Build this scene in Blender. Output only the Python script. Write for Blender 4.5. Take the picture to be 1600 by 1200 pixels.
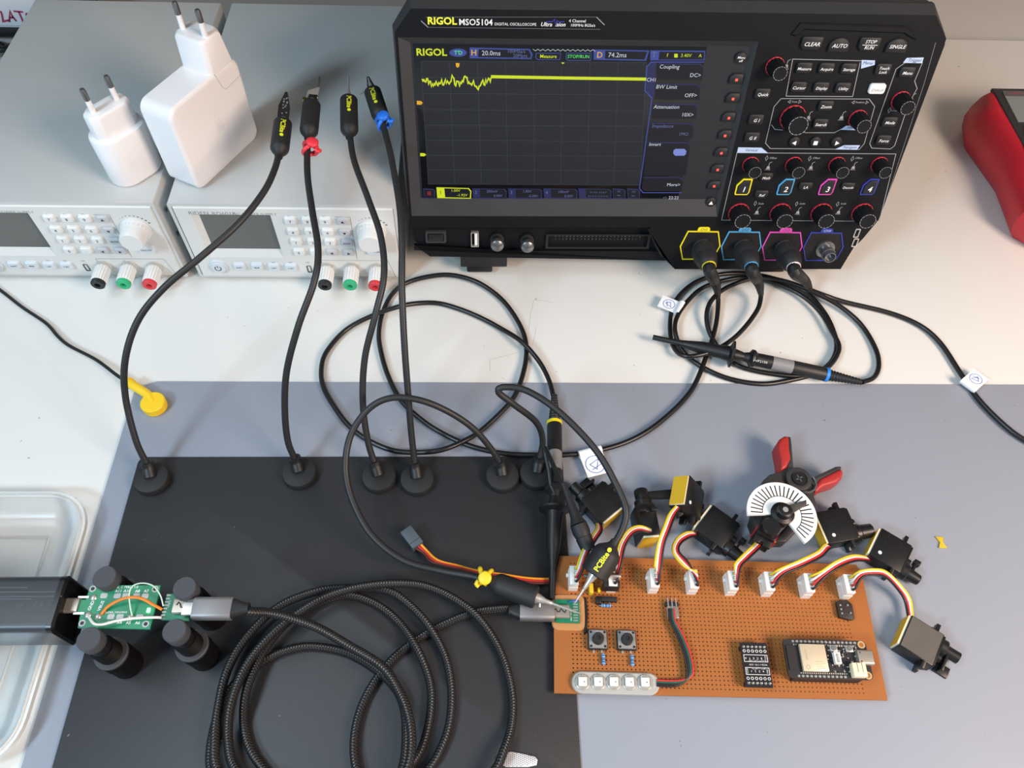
import bpy, bmesh, math, random
from mathutils import Matrix, Vector
random.seed(7)
for _o in list(bpy.data.objects):
    bpy.data.objects.remove(_o)
SC = bpy.context.scene
COL = SC.collection
S = 0.001                      # all lengths below are millimetres
V3 = Vector
RAD = math.radians

# ------------------------------------------------------------------ camera
CAM_H = 491.0
FPX = 1200.0
_p, _y, _r = RAD(56.587), RAD(-3.54), RAD(3.058)
_right = V3((math.cos(_y), math.sin(_y), 0)); _f0 = V3((-math.sin(_y), math.cos(_y), 0)); _up0 = V3((0, 0, 1))
CF = _f0 * math.cos(_p) - _up0 * math.sin(_p)
_cu = _f0 * math.sin(_p) + _up0 * math.cos(_p)
CR = _right * math.cos(_r) + _cu * math.sin(_r)
CU = _cu * math.cos(_r) - _right * math.sin(_r)
cam_data = bpy.data.cameras.new('camera')
cam = bpy.data.objects.new('camera', cam_data)
COL.objects.link(cam)
cam.matrix_world = Matrix(((CR.x, CU.x, -CF.x, 0), (CR.y, CU.y, -CF.y, 0), (CR.z, CU.z, -CF.z, CAM_H * S), (0, 0, 0, 1)))
cam_data.sensor_fit = 'HORIZONTAL'
cam_data.sensor_width = 36.0
cam_data.lens = 36.0 * FPX / 1600.0
cam_data.clip_start = 0.01
cam_data.clip_end = 50
SC.camera = cam

def at(u, v, z=0.0):
    """world point (mm) of a photo measurement at height z above the desk"""
    d = CF + CR * ((u - 800) / FPX) - CU * ((v - 600) / FPX)
    k = (z - CAM_H) / d.z
    return V3((d.x * k, d.y * k, z))

def ats(pts):
    return [at(*p) for p in pts]

# ------------------------------------------------------------------ world + lights
SC.view_settings.view_transform = 'Standard'
SC.view_settings.look = 'None'
SC.view_settings.gamma = 1.0
SC.view_settings.use_curve_mapping = False
SC.view_settings.exposure = 0.16
W = bpy.data.worlds.new('room_light'); SC.world = W
W.use_nodes = True
_bg = W.node_tree.nodes['Background']
_bg.inputs['Color'].default_value = (0.76, 0.86, 1.0, 1)
_bg.inputs['Strength'].default_value = 0.31

def area(name, loc, target, sx, sy, power, color):
    l = bpy.data.lights.new(name, 'AREA'); l.shape = 'RECTANGLE'
    l.size = sx * S; l.size_y = sy * S; l.energy = power; l.color = color
    o = bpy.data.objects.new(name, l); COL.objects.link(o)
    o.location = V3(loc) * S
    o.rotation_euler = (V3(target) - V3(loc)).to_track_quat('-Z', 'Y').to_euler()
    return o
area('window_daylight', (-1250, -850, 1450), (-50, 350, 0), 380, 380, 23, (0.60, 0.84, 1.0))
area('room_lamp', (820, -300, 780), (330, 150, 0), 420, 420, 15.5, (1.0, 0.76, 0.60))
area('ceiling_light', (-1000, 150, 1700), (-350, 100, 0), 1000, 500, 10, (0.80, 0.91, 1.0))

# ------------------------------------------------------------------ materials
def lin(c):
    c = c / 255.0
    return c / 12.92 if c <= 0.04045 else ((c + 0.055) / 1.055) ** 2.4

MATS = {}
def mat(name, rgb, rough=0.5, metal=0.0, var=0.06, vscale=60.0, bump=0.0, bscale=400.0, spec=0.5, emit=0.0, trans=0.0, alpha=1.0, coat=0.0, sss=0.0):
    if name in MATS: return MATS[name]
    m = bpy.data.materials.new(name); m.use_nodes = True
    nt = m.node_tree; n = nt.nodes; L = nt.links
    b = n['Principled BSDF']
    col = tuple(lin(c) for c in rgb)
    b.inputs['Roughness'].default_value = rough
    b.inputs['Metallic'].default_value = metal
    b.inputs['Specular IOR Level'].default_value = spec
    tc = n.new('ShaderNodeTexCoord')
    if var > 0:
        nz = n.new('ShaderNodeTexNoise'); nz.inputs['Scale'].default_value = vscale; nz.inputs['Detail'].default_value = 4
        L.new(tc.outputs['Object'], nz.inputs['Vector'])
        rp = n.new('ShaderNodeMix'); rp.data_type = 'RGBA'
        rp.inputs['A'].default_value = tuple(max(0, c * (1 - var)) for c in col) + (1,)
        rp.inputs['B'].default_value = tuple(min(1, c * (1 + var)) for c in col) + (1,)
        L.new(nz.outputs['Fac'], rp.inputs['Factor'])
        L.new(rp.outputs['Result'], b.inputs['Base Color'])
        if emit: L.new(rp.outputs['Result'], b.inputs['Emission Color'])
    else:
        b.inputs['Base Color'].default_value = col + (1,)
        b.inputs['Emission Color'].default_value = col + (1,)
    if emit: b.inputs['Emission Strength'].default_value = emit
    if bump > 0:
        nb = n.new('ShaderNodeTexNoise'); nb.inputs['Scale'].default_value = bscale; nb.inputs['Detail'].default_value = 3
        L.new(tc.outputs['Object'], nb.inputs['Vector'])
        bp = n.new('ShaderNodeBump'); bp.inputs['Strength'].default_value = bump; bp.inputs['Distance'].default_value = 0.0006
        L.new(nb.outputs['Fac'], bp.inputs['Height']); L.new(bp.outputs['Normal'], b.inputs['Normal'])
    if trans: b.inputs['Transmission Weight'].default_value = trans
    if alpha < 1: b.inputs['Alpha'].default_value = alpha
    if coat: b.inputs['Coat Weight'].default_value = coat
    if sss:
        b.inputs['Subsurface Weight'].default_value = sss; b.inputs['Subsurface Scale'].default_value = 0.004
    MATS[name] = m
    return m

M_white = mat('white_plastic', (236, 236, 234), 0.32, var=0.01)
M_charger = mat('glossy_white_plastic', (240, 240, 242), 0.22, var=0.01, coat=0.2)
M_psu = mat('light_grey_powder_coat', (198, 200, 199), 0.38, var=0.02, bump=0.08, bscale=900)
M_psuf = mat('pale_front_panel', (214, 216, 214), 0.42, var=0.02)
M_psuk = mat('pale_key', (222, 224, 223), 0.4, var=0.01)
M_psug = mat('grey_key', (186, 189, 194), 0.4, var=0.01)
M_psub = mat('bluish_key', (205, 214, 222), 0.4, var=0.01)
M_ink = mat('dark_ink', (52, 54, 60), 0.7, var=0)
M_inkg = mat('grey_ink', (130, 132, 132), 0.7, var=0)
M_lcd = mat('grey_lcd', (92, 92, 90), 0.25, var=0.02)
M_blk = mat('black_plastic', (24, 25, 27), 0.42, var=0.1)
M_blkm = mat('matte_black_plastic', (30, 31, 33), 0.6, var=0.1, bump=0.06, bscale=1500)
M_scope = mat('scope_black', (13, 15, 19), 0.55, var=0.08, bump=0.05, bscale=2500, spec=0.22)
M_scopeg = mat('scope_dark_grey', (56, 57, 59), 0.5, spec=0.3, var=0.06, bump=0.05, bscale=2500)
M_btn = mat('button_rubber', (34, 36, 38), 0.55, var=0.05, spec=0.3)
M_knob = mat('knob_black', (20, 21, 23), 0.5, var=0.06, spec=0.2)
M_print = mat('white_print', (232, 234, 236), 0.6, var=0)
M_line = mat('panel_line', (150, 154, 158), 0.5, var=0)
M_tag = mat('pale_blue_print', (176, 196, 226), 0.6, var=0)
M_tagink = mat('navy_print', (40, 48, 78), 0.6, var=0)
M_red = mat('knob_red_ring', (206, 44, 64), 0.5, var=0)
M_led = mat('red_led', (255, 70, 60), 0.5, var=0, emit=1.2)
M_lit = mat('lit_key', (226, 226, 226), 0.5, var=0, emit=0.12)
M_y = mat('yellow_print', (230, 232, 60), 0.5, var=0)
M_ch = [mat('channel_yellow', (232, 214, 30), 0.5, var=0), mat('channel_cyan', (78, 158, 206), 0.5, var=0),
        mat('channel_magenta', (206, 74, 170), 0.5, var=0), mat('channel_blue', (44, 56, 150), 0.5, var=0)]
M_metal = mat('nickel_metal', (214, 212, 206), 0.28, 0.7, var=0.05)
M_dmetal = mat('dark_metal', (130, 130, 132), 0.3, 0.8, var=0.05)
M_brass = mat('brass_gold', (205, 170, 80), 0.3, 1.0, var=0.05)
M_rubber = mat('black_rubber', (26, 27, 28), 0.5, var=0.08, bump=0.04)
M_cable = mat('black_cable_sheath', (22, 22, 24), 0.35, var=0.05)
M_goose = mat('gooseneck_black', (34, 35, 36), 0.5, var=0.06)
M_wood = None

class MB:
    """collects shapes in mm; build() links them as one mesh object"""
    def __init__(s):
        s.v = []; s.f = []; s.uv = {}
    def add(s, vs, fs, M=None):
        o = len(s.v)
        if M is not None: vs = [M @ V3(p) for p in vs]
        s.v.extend(V3(p) for p in vs)
        s.f.extend(tuple(i + o for i in f) for f in fs)
        return s
    def box(s, x0, x1, y0, y1, z0, z1, M=None):
        vs = [(x, y, z) for z in (z0, z1) for y in (y0, y1) for x in (x0, x1)]
        return s.add(vs, [(0, 2, 3, 1), (4, 5, 7, 6), (0, 1, 5, 4), (2, 6, 7, 3), (0, 4, 6, 2), (1, 3, 7, 5)], M)
    def loft(s, rings, M=None, cap0=True, cap1=True, closed=True):
        n = len(rings[0]); vs = [p for r in rings for p in r]; fs = []
        for k in range(len(rings) - 1):
            for i in range(n if closed else n - 1):
                j = (i + 1) % n
                fs.append((k * n + i, k * n + j, (k + 1) * n + j, (k + 1) * n + i))
        if cap0: fs.append(tuple(range(n - 1, -1, -1)))
        if cap1: fs.append(tuple((len(rings) - 1) * n + i for i in range(n)))
        return s.add(vs, fs, M)
    def prism(s, poly, z0, z1, M=None, inset=0.0):
        if area2(poly) < 0: poly = poly[::-1]
        r = [[(x, y, z0) for x, y in poly]]
        if inset:
            p2 = offset_poly(poly, -inset)
            r.append([(x, y, z1 - inset) for x, y in poly]); r.append([(x, y, z1) for x, y in p2])
        else:
            r.append([(x, y, z1) for x, y in poly])
        return s.loft(r, M)
    def flat(s, poly, z, M=None):
        if area2(poly) < 0: poly = poly[::-1]
        return s.add([(x, y, z) for x, y in poly], [tuple(range(len(poly)))], M)
    def strip(s, pts, w, z, M=None, closed=False, h=0.0):
        """flat line of width w through 2-D points"""
        n = len(pts); L = []; Rr = []
        for i in range(n):
            a = V3(pts[(i - 1) % n] if closed or i > 0 else pts[0]); b = V3(pts[(i + 1) % n] if closed or i < n - 1 else pts[-1])
            p = V3(pts[i])
            d1 = (p - a); d2 = (b - p)
            if d1.length < 1e-6: d1 = d2
            if d2.length < 1e-6: d2 = d1
            d1 = d1.normalized(); d2 = d2.normalized()
            t = (d1 + d2)
            t = t.normalized() if t.length > 1e-3 else d1
            nn = V3((-t.y, t.x)); c = max(0.5, nn.dot(V3((-d1.y, d1.x))))
            L.append(p + nn * (w / 2 / c)); Rr.append(p - nn * (w / 2 / c))
        vs = [(q.x, q.y, z) for q in L] + [(q.x, q.y, z) for q in Rr]
        fs = [(n + i, n + (i + 1) % n, (i + 1) % n, i) for i in range(n if closed else n - 1)]
        return s.add(vs, fs, M)
    def lathe(s, prof, M=None, n=24, flute=0, fd=0.0):
        rings = []
        for r, z in prof:
            ring = []
            for i in range(n):
                a = 2 * math.pi * i / n
                rr = r * (1 - fd * (0.5 - 0.5 * math.cos(a * flute))) if flute else r
                ring.append((rr * math.cos(a), rr * math.sin(a), z))
            rings.append(ring)
        return s.loft(rings, M)
    def cyl(s, p0, p1, r0, r1=None, n=16):
        p0 = V3(p0); p1 = V3(p1); d = p1 - p0
        M = frame_z(p0, d)
        return s.lathe([(r0, 0), (r0 if r1 is None else r1, d.length)], M, n)
    def lathe_along(s, p0, d, prof, n=20, flute=0, fd=0.0):
        return s.lathe(prof, frame_z(V3(p0), V3(d)), n, flute, fd)
    def ball(s, c, r, n=12, sz=1.0):
        prof = [(max(0.01, r * math.sin(math.pi * k / (n // 2))), -r * sz * math.cos(math.pi * k / (n // 2))) for k in range(n // 2 + 1)]
        return s.lathe(prof, Matrix.Translation(V3(c)), n)
    def tube(s, pts, r, n=10, caps=True, uv=False, sq=1.0):
        pts = [V3(p) for p in pts]
        rs = r if isinstance(r, (list, tuple)) else [r] * len(pts)
        t0 = (pts[1] - pts[0]).normalized()
        a = V3((0, 0, 1)) if abs(t0.z) < 0.9 else V3((1, 0, 0))
        nx = t0.cross(a).normalized()
        rings = []; acc = [0.0]
        for i, p in enumerate(pts):
            t = (pts[min(i + 1, len(pts) - 1)] - pts[max(i - 1, 0)]).normalized()
            nx = (nx - t * nx.dot(t)).normalized(); ny = t.cross(nx)
            rings.append([p + nx * (rs[i] * math.cos(2 * math.pi * k / n)) + ny * (sq * rs[i] * math.sin(2 * math.pi * k / n)) for k in range(n)])
            if i: acc.append(acc[-1] + (p - pts[i - 1]).length)
        f0 = len(s.f)
        s.loft(rings, None, caps, caps)
        if uv:
            fi = f0
            for k in range(len(pts) - 1):
                for i in range(n):
                    s.uv[fi] = [(acc[k], i / n), (acc[k], (i + 1) / n), (acc[k + 1], (i + 1) / n), (acc[k + 1], i / n)]
                    fi += 1
        return s
    def text(s, body, size, M=None, x=0.0, y=0.0, z=0.0, shear=0.0, bold=0.0, ax='CENTER', sx=1.0):
        vs, fs = text_geo(body, shear, bold, ax)
        vs = [(x + p[0] * size * sx, y + p[1] * size, z) for p in vs]
        return s.add(vs, fs, M)
    def build(s, name, material, parent=None, bevel=0.0, smooth=35.0, world=False, segs=2, mesh=None):
        off = OFF.get(parent.name, V3((0, 0, 0))) if parent is not None and not world else V3((0, 0, 0))
        if world and parent is not None:
            inv = INV[parent.name]
            vs = [inv @ p for p in s.v]
        else:
            vs = [p + off for p in s.v]
        me = bpy.data.meshes.new(name)
        me.from_pydata([p * S for p in vs], [], s.f)
        if s.uv:
            uvl = me.uv_layers.new(name='UVMap')
            for fi, co in s.uv.items():
                pl = me.polygons[fi]
                for k, li in enumerate(pl.loop_indices): uvl.data[li].uv = co[k]
        if bevel > 0:
            bm = bmesh.new(); bm.from_mesh(me)
            bmesh.ops.remove_doubles(bm, verts=bm.verts, dist=1e-6)
            es = [e for e in bm.edges if len(e.link_faces) == 2 and e.calc_face_angle(0) > 0.6]
            bmesh.ops.bevel(bm, geom=es, offset=bevel * S, segments=segs, profile=0.5, affect='EDGES', clamp_overlap=True)
            bm.to_mesh(me); bm.free()
        if smooth:
            me.shade_smooth()
            me.set_sharp_from_angle(angle=RAD(smooth))
        me.materials.append(material)
        o = bpy.data.objects.new(name, me); COL.objects.link(o)
        if parent is not None:
            o.parent = parent
            base = INV.get(parent.name); 
            INV[o.name] = base if base is not None else Matrix.Identity(4)
            OFF[o.name] = OFF.get(parent.name, V3((0, 0, 0)))
        else:
            INV[o.name] = Matrix.Identity(4)
        return o

INV = {}; OFF = {}
def frame_z(p, d):
    z = d.normalized(); a = V3((0, 0, 1)) if abs(z.z) < 0.95 else V3((0, 1, 0))
    x = a.cross(z).normalized(); y = z.cross(x)
    return frame(p, x, y, z)
def frame(p, x, y, z):
    return Matrix(((x[0], y[0], z[0], p[0]), (x[1], y[1], z[1], p[1]), (x[2], y[2], z[2], p[2]), (0, 0, 0, 1)))
def area2(p):
    return sum(p[i][0] * p[(i + 1) % len(p)][1] - p[(i + 1) % len(p)][0] * p[i][1] for i in range(len(p)))
def offset_poly(p, d):
    out = []; n = len(p)
    for i in range(n):
        a, b, c = V3(p[i - 1]), V3(p[i]), V3(p[(i + 1) % n])
        d1 = (b - a).normalized(); d2 = (c - b).normalized()
        n1 = V3((d1.y, -d1.x)); n2 = V3((d2.y, -d2.x)); nn = n1 + n2
        nn = nn.normalized() if nn.length > 1e-6 else n1
        k = d / max(0.4, nn.dot(n1)); out.append((b.x + nn.x * k, b.y + nn.y * k))
    return out
def rrect(cx, cy, w, h, r, seg=4):
    r = min(r, w / 2 - 1e-3, h / 2 - 1e-3); out = []
    for sx, sy, a0 in ((1, 1, 0), (-1, 1, 90), (-1, -1, 180), (1, -1, 270)):
        for k in range(seg + 1):
            a = RAD(a0 + 90 * k / seg)
            out.append((cx + sx * (w / 2 - r) + r * math.cos(a), cy + sy * (h / 2 - r) + r * math.sin(a)))
    return out
def circ(cx, cy, r, n=20):
    return [(cx + r * math.cos(2 * math.pi * k / n), cy + r * math.sin(2 * math.pi * k / n)) for k in range(n)]
def spline(pts, step=4.0):
    """Catmull-Rom through 3-D points, resampled"""
    P = [V3(p) for p in pts]; P = [P[0] * 2 - P[1]] + P + [P[-1] * 2 - P[-2]]
    out = []
    for i in range(1, len(P) - 2):
        p0, p1, p2, p3 = P[i - 1:i + 3]
        n = max(2, int((p2 - p1).length / step))
        for k in range(n):
            t = k / n
            out.append(0.5 * (2 * p1 + (p2 - p0) * t + (2 * p0 - 5 * p1 + 4 * p2 - p3) * t * t + (3 * p1 - p0 - 3 * p2 + p3) * t ** 3))
    out.append(P[-2])
    return out
def even(pts, step):
    """resample a polyline at even distance"""
    out = [pts[0]]; rest = step; cur = pts[0]
    for q in pts[1:]:
        d = (q - cur).length
        while d >= rest and d > 0:
            cur = cur + (q - cur) * (rest / d); out.append(cur); d = (q - cur).length; rest = step
        rest -= d; cur = q
    out.append(pts[-1])
    return out
_TG = {}
def text_geo(body, shear, bold, ax):
    key = (body, shear, bold, ax)
    if key not in _TG:
        c = bpy.data.curves.new('t', 'FONT'); c.body = body; c.size = 1.0; c.align_x = ax; c.align_y = 'CENTER'
        c.resolution_u = 2; c.shear = shear; c.offset = bold; c.space_line = 0.95
        o = bpy.data.objects.new('t', c); COL.objects.link(o)
        me = bpy.data.meshes.new_from_object(o)
        _TG[key] = ([tuple(x.co) for x in me.vertices], [tuple(p.vertices) for p in me.polygons])
        bpy.data.objects.remove(o); bpy.data.curves.remove(c); bpy.data.meshes.remove(me)
    return _TG[key]
def tag(o, label=None, cat=None, group=None, kind=None):
    if label: o['label'] = label
    if cat: o['category'] = cat
    if group: o['group'] = group
    if kind: o['kind'] = kind
    return o
def thing(name, label, cat, loc=(0, 0, 0), axes=None, group=None, off=None):
    """Empty at the base of a thing; its parts are children"""
    o = bpy.data.objects.new(name, None); COL.objects.link(o); o.empty_display_size = 0.01
    x, y, z = axes if axes else (V3((1, 0, 0)), V3((0, 1, 0)), V3((0, 0, 1)))
    Mx = frame(V3(loc), x, y, z)
    Mm = Mx.copy(); Mm.translation = V3(loc) * S
    o.matrix_world = Mm
    INV[o.name] = Mx.inverted()
    if off is not None: OFF[o.name] = V3(off)
    return tag(o, label, cat, group)
def copy_thing(root, loc=None):
    r = root.copy(); COL.objects.link(r)
    if loc is not None: r.location = V3(loc) * S
    for ch in root.children:
        c = ch.copy(); COL.objects.link(c); c.parent = r
        for g in ch.children:
            d = g.copy(); COL.objects.link(d); d.parent = c
    return r
# ================================================================== SETTING
def desk_material():
    m = mat('white_laminate', (226, 226, 222), 0.36, var=0.015, vscale=6)
    nt = m.node_tree; n = nt.nodes; L = nt.links; b = n['Principled BSDF']
    tc = n.new('ShaderNodeTexCoord')
    # a few fine pencil marks and specks
    nz = n.new('ShaderNodeTexNoise'); nz.inputs['Scale'].default_value = 210; nz.inputs['Detail'].default_value = 1
    L.new(tc.outputs['Object'], nz.inputs['Vector'])
    rp = n.new('ShaderNodeValToRGB'); rp.color_ramp.elements[0].position = 0.785; rp.color_ramp.elements[1].position = 0.80
    L.new(nz.outputs['Fac'], rp.inputs['Fac'])
    src = b.inputs['Base Color'].links[0].from_socket
    mx = n.new('ShaderNodeMix'); mx.data_type = 'RGBA'; mx.inputs['B'].default_value = (0.42, 0.40, 0.37, 1)
    L.new(rp.outputs['Color'], mx.inputs['Factor']); L.new(src, mx.inputs['A']); L.new(mx.outputs['Result'], b.inputs['Base Color'])
    return m
desk = tag(MB().box(-1500, 1500, -900, 787, -30, 0).build('desk', desk_material(), bevel=1.5), 'white laminate desk top everything is set out on', 'desk')
tag(MB().box(-1700, 1700, 789, 830, -700, 1700).build('wall_back', mat('painted_wall', (166, 164, 160), 0.8, var=0.03, vscale=8, bump=0.15, bscale=60)), kind='structure')
tag(MB().box(-1700, 1700, -1400, 789, -760, -720).build('floor', mat('grey_floor', (120, 116, 110), 0.6, var=0.06)), kind='structure')

tag(MB().box(-1600, 1600, 438, 788.9, 335, 357).build('unseen_shade_shelf', mat('shade_shelf_grey', (150, 146, 140), 0.6, var=0.03)), kind='structure')  # unseen shelf above the view, added to shade the back of the desk
def speck_material(name, rgb, rough, speck, thr=0.72, scale=70, var=0.03, bump=0.1):
    m = mat(name, rgb, rough, var=var, vscale=9, bump=bump, bscale=1200)
    nt = m.node_tree; n = nt.nodes; L = nt.links; b = n['Principled BSDF']
    tc = n.new('ShaderNodeTexCoord'); nz = n.new('ShaderNodeTexNoise'); nz.inputs['Scale'].default_value = scale; nz.inputs['Detail'].default_value = 1.5
    L.new(tc.outputs['Object'], nz.inputs['Vector'])
    rp = n.new('ShaderNodeValToRGB'); rp.color_ramp.elements[0].position = thr; rp.color_ramp.elements[1].position = thr + 0.02
    L.new(nz.outputs['Fac'], rp.inputs['Fac'])
    src = b.inputs['Base Color'].links[0].from_socket
    mx = n.new('ShaderNodeMix'); mx.data_type = 'RGBA'; mx.inputs['B'].default_value = tuple(lin(c) for c in speck) + (1,)
    L.new(rp.outputs['Color'], mx.inputs['Factor']); L.new(src, mx.inputs['A']); L.new(mx.outputs['Result'], b.inputs['Base Color'])
    return m
o = MB().prism([(-262, -220), (900, -220), (900, 321), (-247, 324), (-262, 318)], 0.05, 2.0).build('work_mat', speck_material('blue_grey_vinyl', (148, 154, 166), 0.5, (110, 112, 118), 0.79, 230), bevel=0.4)
tag(o, 'blue-grey antistatic work mat covering the front of the white desk', 'mat')
pl = rrect((-244 + 55) / 2, 49 + 105, 299, 210, 5)
o = MB().prism(pl, 2.05, 3.4).build('base_plate', speck_material('black_satin_steel', (42, 43, 46), 0.46, (110, 112, 112), 0.785, 260), bevel=0.3)
tag(o, 'matte black steel base plate lying on the blue-grey mat', 'base plate')
PZ = 3.4   # top of base plate
MZ = 2.0   # top of mat

pk_ = MB()
for l_ in ([(834, 469), (850, 470), (864, 473)], [(834, 469), (829, 492), (826, 514)], [(765, 562), (790, 556), (813, 550)], [(765, 562), (766, 580)], [(783, 590), (790, 593)], [(838, 512), (832, 540)]):
    pk_.strip([(at(*q).x, at(*q).y) for q in l_], 0.35, 0.04)
tag(pk_.build('pencil_marks', mat('pencil_grey', (188, 185, 178), 0.8, var=0), desk, smooth=0), kind='stuff')

# ================================================================== POWER SUPPLIES
PSX, PSY, PSW, PSH, PSD = -236.0, 427.0, 169.0, 84.5, 262.0
def Q(u, v, dy=0.0):
    d = CF + CR * ((u - 800) / FPX) - CU * ((v - 600) / FPX)
    k = (PSY + dy) / d.y
    return (d.x * k - PSX, d.z * k + CAM_H)
def q2(x, y, dy=0.0): return Q(300 + x / 4.706, 280 + y / 4.706, dy)
FY = frame(V3((0, 0, 0)), V3((1, 0, 0)), V3((0, 0, 1)), V3((0, -1, 0)))   # 2-D (x, height) drawn on the front, depth outwards
def make_psu(label):
    t = thing('power_supply', label, 'power supply', (PSX, PSY, 0), None, 'bench power supplies')
    case = MB()
    # folded sheet case: ring open to the front
    W_, H_, D_ = PSW, PSH, PSD
    o_ = rrect(W_ / 2, H_ / 2 + 1, W_, H_ - 3, 1.5, 3); i_ = rrect(W_ / 2, H_ / 2 + 1, W_ - 5, H_ - 8, 1.5, 3)
    case.loft([[(x, y, -D_) for x, y in o_], [(x, y, 0) for x, y in o_], [(x, y, 0) for x, y in i_], [(x, y, -3.5) for x, y in i_]], FY, True, False)
    c = case.build('case', M_psu, t, smooth=30)
    sc = MB()
    for hx, hz in ((W_ + 0.1, 66), (W_ + 0.1, 40)):
        sc.cyl((hx - 0.3, 12, hz), (hx + 1.0, 12, hz), 2.4, 1.9, 12)
    sc.build('screw', M_dmetal, c)
    for fx in (18, W_ - 18):
        for fy in (16, D_ - 16):
            MB().cyl((fx, fy, 0), (fx, fy, 3), 6, 6.5, 14).build('foot', M_rubber, t)
    # front panel with the recessed display window
    fp = MB()
    oT, oR, oB, oL = [], [], [], []
    TL, TR, BR, BL = Q(301, 334), Q(421, 334), Q(445.5, 401), Q(326, 400.5)
    x0 = (TL[0] + BL[0]) / 2; x1 = (TR[0] + BR[0]) / 2; z1 = (TL[1] + TR[1]) / 2; z0 = (BL[1] + BR[1]) / 2
    zz = 1.0
    X0, X1, Z0, Z1 = 2.6, W_ - 2.6, 4.2, H_ - 3.2
    ro = [(x0, z0), (x1, z0), (x1, z1), (x0, z1)]
    ou = [(X0, Z0), (X1, Z0), (X1, Z1), (X0, Z1)]
    fp.loft([[(x, y, -1.0) for x, y in ou], [(x, y, zz) for x, y in offset_poly(ou, -1.2)], [(x, y, zz) for x, y in ro]], FY, False, False)
    fp.build('front_panel', M_psuf, t, smooth=20)
    ri = [(x0 + 4.5, z0 + 7), (x1 - 1.5, z0 + 7), (x1 - 1.5, z1 - 1), (x0 + 4.5, z1 - 1)]
    bz = MB().loft([[(x, y, zz) for x, y in ro], [(x, y, zz - 3.0) for x, y in ri]], FY, False, False)
    bz.build('display_bezel', M_psuf, t, smooth=0)
    MB().flat(ri, zz - 2.95, FY).build('display', M_lcd, t, smooth=0)
    # thin moulded lines
    ln = MB()
    a = q2(950, 590); b = q2(1440, 592); c_ = q2(1500, 712); d_ = q2(985, 710)
    ln.strip([a, b, c_, d_], 0.35, zz + 0.06, FY, True)
    e = q2(1045, 268); f_ = q2(1163, 272); g = q2(1215, 580); h = q2(1095, 488)
    ln.strip([e, f_, g], 0.35, zz + 0.06, FY)
    ln.build('panel_line', M_inkg, t, smooth=0)
    tx = MB()
    for s_, q, sz in (('RIDEN', (50, 243), 4.6), ('RD6018', (235, 247), 4.6), ('DC POWER SUPPLY', (465, 251), 3.2)):
        x, y = q2(*q); tx.text(s_, sz, FY, x, y, zz + 0.08, sx=1.15)
    for s_, q in (('M1', (715, 268)), ('M2', (840, 268)), ('M3', (972, 268)), ('-', (985, 603)), ('GND', (1165, 607)), ('+', (1355, 608)), ('USB', (850, 606)), ('SET', (600, 606)), ('SET', (725, 606))):
        x, y = q2(*q); tx.text(s_, 1.9, FY, x, y, zz + 0.08)
    tx.build('lettering', M_inkg, t, smooth=0)
    dots = MB(); kx, kz = Q(581, 357)
    kx, kz = q2(1322, 372)
    for k in range(9):
        a = RAD(128 - 12.5 * k); dots.flat(circ(kx + 13.5 * math.cos(a), kz + 13.5 * math.sin(a), 0.35 + 0.07 * k, 10), zz + 0.06, FY)
    dots.build('scale_dots', M_inkg, t, smooth=0)
    # keypad
    def key(q, legend, m, w=8.6, h=6.2, sz=3.6, tri=None):
        x, y = q2(*q, dy=-2.6)
        poly = rrect(x, y, w, h, 1.4, 3)
        k = MB().loft([[(px, py, zz - 0.1) for px, py in offset_poly(poly, 0.25)], [(px, py, zz + 1.9) for px, py in poly], [(px, py, zz + 2.5) for px, py in offset_poly(poly, -0.7)]], FY)
        ko = k.build('key', m, t, smooth=40)
        lg = MB()
        if tri is not None:
            lg.flat([(x + 1.7 * math.cos(RAD(tri + a)), y - 0.2 + 1.5 * math.sin(RAD(tri + a))) for a in (0, 120, 240)], zz + 2.56, FY)
        else:
            lg.text(legend, sz, FY, x, y - 0.2, zz + 2.56, bold=0.01)
        lg.build('legend', M_ink, ko, smooth=0)
    for row, qs in enumerate((((722, 308), (850, 308), (978, 310)), ((743, 388), (870, 388), (998, 390)), ((766, 462), (890, 463), (1015, 465)))):
        for k, q in enumerate(qs): key(q, str((7, 4, 1)[row] + k), M_psuk)
    key((787, 538), '0', M_psuk); key((908, 538), '.', M_psuk)
    key((1107, 312), '', M_psug, tri=90); key((1122, 392), '', M_psug, tri=-90); key((1140, 468), 'ENTER', M_psug, sz=2.0)
    key((1030, 540), '', M_psug, tri=180); key((1152, 542), '', M_psug, tri=0)
    for s_, q in (('SHIFT', (350, 645)), ('MEM', (478, 645)), ('I-SET', (603, 648)), ('V-SET', (728, 650))):
        key(q, s_, M_psub, 9.2, 7.0, 2.0)
    key((1345, 530), 'ON/OFF', M_psub, 13, 7.5, 2.4)
    # power button
    px, pz = q2(195, 645, -2)
    pb = MB().lathe([(7.2, 0), (7.0, 1.6), (5.6, 1.6), (5.4, 2.6), (0.05, 2.8)], FY @ Matrix.Translation((px, pz, zz)), 28).build('power_button', M_psub, t)
    lg = MB()
    arc = [(px + 2.4 * math.cos(RAD(a)), pz + 2.4 * math.sin(RAD(a))) for a in range(125, 416, 15)]
    lg.strip(arc, 0.6, zz + 2.95, FY); lg.strip([(px, pz + 0.6), (px, pz + 3.0)], 0.6, zz + 2.95, FY)
    lg.build('power_symbol', M_ink, pb, smooth=0)
    # rotary knob
    kn = MB().lathe([(11.2, 0), (11.4, 1.4), (10.2, 1.8), (9.6, 8), (9.0, 14), (8.2, 15.2), (0.05, 15.2)], FY @ Matrix.Translation((kx, kz, zz)), 36)
    ko = kn.build('dial_knob', M_psuk, t)
    MB().lathe([(10.6, 3.0), (10.4, 5.5), (10.2, 5.6)], FY @ Matrix.Translation((kx, kz, zz)), 72, 24, 0.05).build('grip_ring', M_psuk, ko)
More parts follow.
